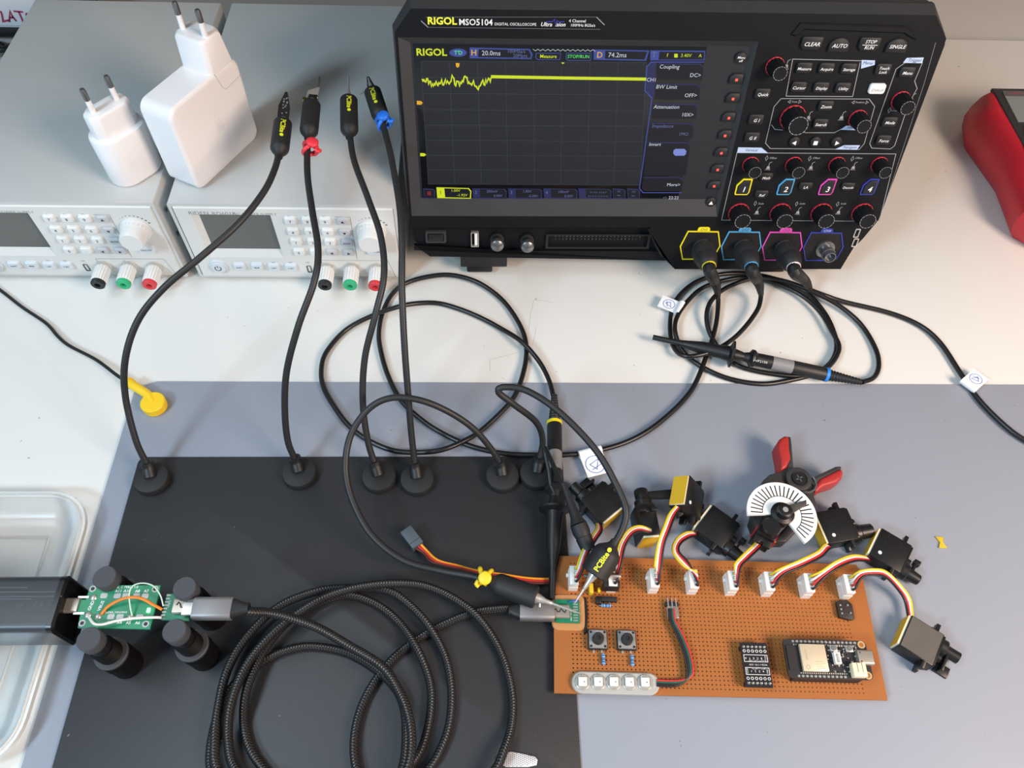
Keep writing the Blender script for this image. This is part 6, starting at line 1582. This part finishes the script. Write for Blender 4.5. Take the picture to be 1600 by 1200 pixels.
# ================================================================== LOOSE LEAD, SCRAPS
t = thing('servo_lead', 'loose dark three-pin servo plug with orange, red and brown wires', 'cable', at(645, 850, PZ))
p = at(644, 842, PZ + 6); d = (at(655, 860, PZ + 6) - at(632, 830, PZ + 6)); d.z = 0; d = d.normalized(); w = V3((-d.y, d.x, 0))
F = frame(p, d, w, V3((0, 0, 1)))
pg = MB().box(-7.5, 7.0, -4.2, 4.2, -3.2, 3.4, F).build('plug_housing', mat('plug_slate', (74, 86, 96), 0.5, var=0.04), t, world=True, bevel=0.5)
MB().box(3.2, 3.6, -4.3, 4.3, -3.3, 3.5, F).build('housing_ridge', M_ink, pg, world=True)
for k, m in enumerate((W_o, W_r, W_b)):
    o_ = (1 - k)
    q = [p + d * 6 + w * (o_ * 2.2)] + [at(664 + o_ * 2.5, 862 - o_ * 2, 9), at(675 + o_ * 2.5, 874 - o_ * 3, 11), at(690, 880 - o_ * 2.2, 12), at(715, 886 - o_ * 2.2, 11), at(745, 894 - o_ * 2.4, 9), at(785, 900 - o_ * 2.6, 7), at(820, 906 - o_ * 3.2, 7), at(845, 908 - o_ * 3.4, 7), at(862, 908 - o_ * 3.4, 7)]
    wire(q, 0.85, m, t)
p = at(1469, 848, MZ)
t = thing('insulation_scrap', 'tiny yellow scrap of wire insulation lying alone on the mat', 'scrap', p)
MB().prism([(-2.6, -4), (3, -4.2), (1.6, 0), (3, 3.6), (-2.4, 4.2), (-0.6, 0)], 0.05, 1.2).build('scrap', mat('scrap_yellow', (206, 178, 40), 0.5, var=0.05), t, bevel=0.2)
p = at(810, 1188, PZ)
t = thing('dimpled_strip', 'small silver strip with a dimpled pattern, half under the braided cable', 'strip', p)
xy = [at(u, v, PZ) - p for u, v in ((776, 1184), (783, 1180), (798, 1175), (815, 1178), (836, 1183), (840, 1188), (838, 1196), (825, 1199), (790, 1199), (778, 1192))]
MB().prism([(a.x, a.y) for a in xy], 0.05, 1.5).build('strip', mat('bright_tin', (226, 226, 228), 0.35, 0.3, var=0.02), t, bevel=0.2)
dm_ = MB()
for i in range(17):
    for j in range(7):
        x = -9.0 + i * 1.15; y = -3.6 + j * 1.05 + (0.5 if i % 2 else 0)
        if abs(y) < 3.4 - max(0, x) * 0.12: dm_.flat([(x - 0.3, y), (x, y - 0.36), (x + 0.3, y), (x, y + 0.36)], 1.53)
tag(dm_.build('dimples', M_dmetal, t, smooth=0), kind='stuff')

# ================================================================== BACK LEFT OF THE DESK
def OY(u, v, Y):
    d = CF + CR * ((u - 800) / FPX) - CU * ((v - 600) / FPX); k = Y / d.y
    return (d.x * k, d.z * k + CAM_H)
YS = 752.0
t = thing('paper_sign', 'white paper sign with hand-lettered red capitals behind the left power supply', 'sign', V3((-560, YS, 0)))
FS = frame(V3((0, YS, 0)), V3((1, 0, 0)), V3((0, 0, 1)), V3((0, -1, 0)))
x0, z0 = OY(0, 41, YS); x1, z1 = OY(62, 5, YS)
zl = z0; zh = OY(0, -1, YS)[1]
MB().box(x0 - 110, x1 + 60, zl, zh + 1, 0, 1.2, FS).build('paper', mat('sign_paper', (222, 226, 232), 0.7, var=0.02), t, world=True)
MB().box(x0 - 116, x1 + 66, max(0.2, zl - 9), zl - 0.1, -4, 4, FS).build('holder_bar', M_blkm, t, world=True, bevel=0.5)
MB().box(x0 - 110, x1 + 60, zl + 1.4, zl + 1.8, 1.2, 1.3, FS).build('ruled_line', M_inkg, t, world=True)
st_ = MB()
def sg(x, y): return OY(x / 13.33, y / 13.33, YS)
for pl_ in ([(20, 210), (50, 290), (75, 430), (200, 405)], [(205, 445), (215, 215), (270, 330), (355, 430)], [(210, 355), (300, 345)], [(290, 218), (490, 235)], [(395, 225), (450, 340), (500, 465)], [(545, 270), (665, 278)], [(550, 275), (610, 430)], [(575, 370), (650, 365)], [(600, 430), (700, 440)], [(-160, 200), (-140, 420)], [(-160, 200), (-60, 230), (-60, 300), (-150, 320)]):
    st_.strip([sg(*q) for q in pl_], 2.0, 1.4, FS)
st_.build('red_lettering', mat('marker_red', (172, 52, 92), 0.6, var=0.02), t, world=True, smooth=0)
MB().box(x0 - 110, x1 + 60, zh + 1, zh + 40, -6, 1.0, FS).build('dark_backing', mat('navy_backing', (44, 56, 72), 0.6, var=0.05), t, world=True)
t = thing('desk_cables', 'two crossing black cables on the desk at the top left corner', 'cable', at(10, 75, 0))
cable(ats([(-80, 62, 4), (-20, 66, 4), (0, 71, 4), (16, 84, 4), (30, 100, 4)]), 3.2, t)
cable(ats([(-60, 96, 9), (-10, 80, 9), (10, 76, 9), (30, 64, 9), (60, 40, 9)]), 3.2, t)
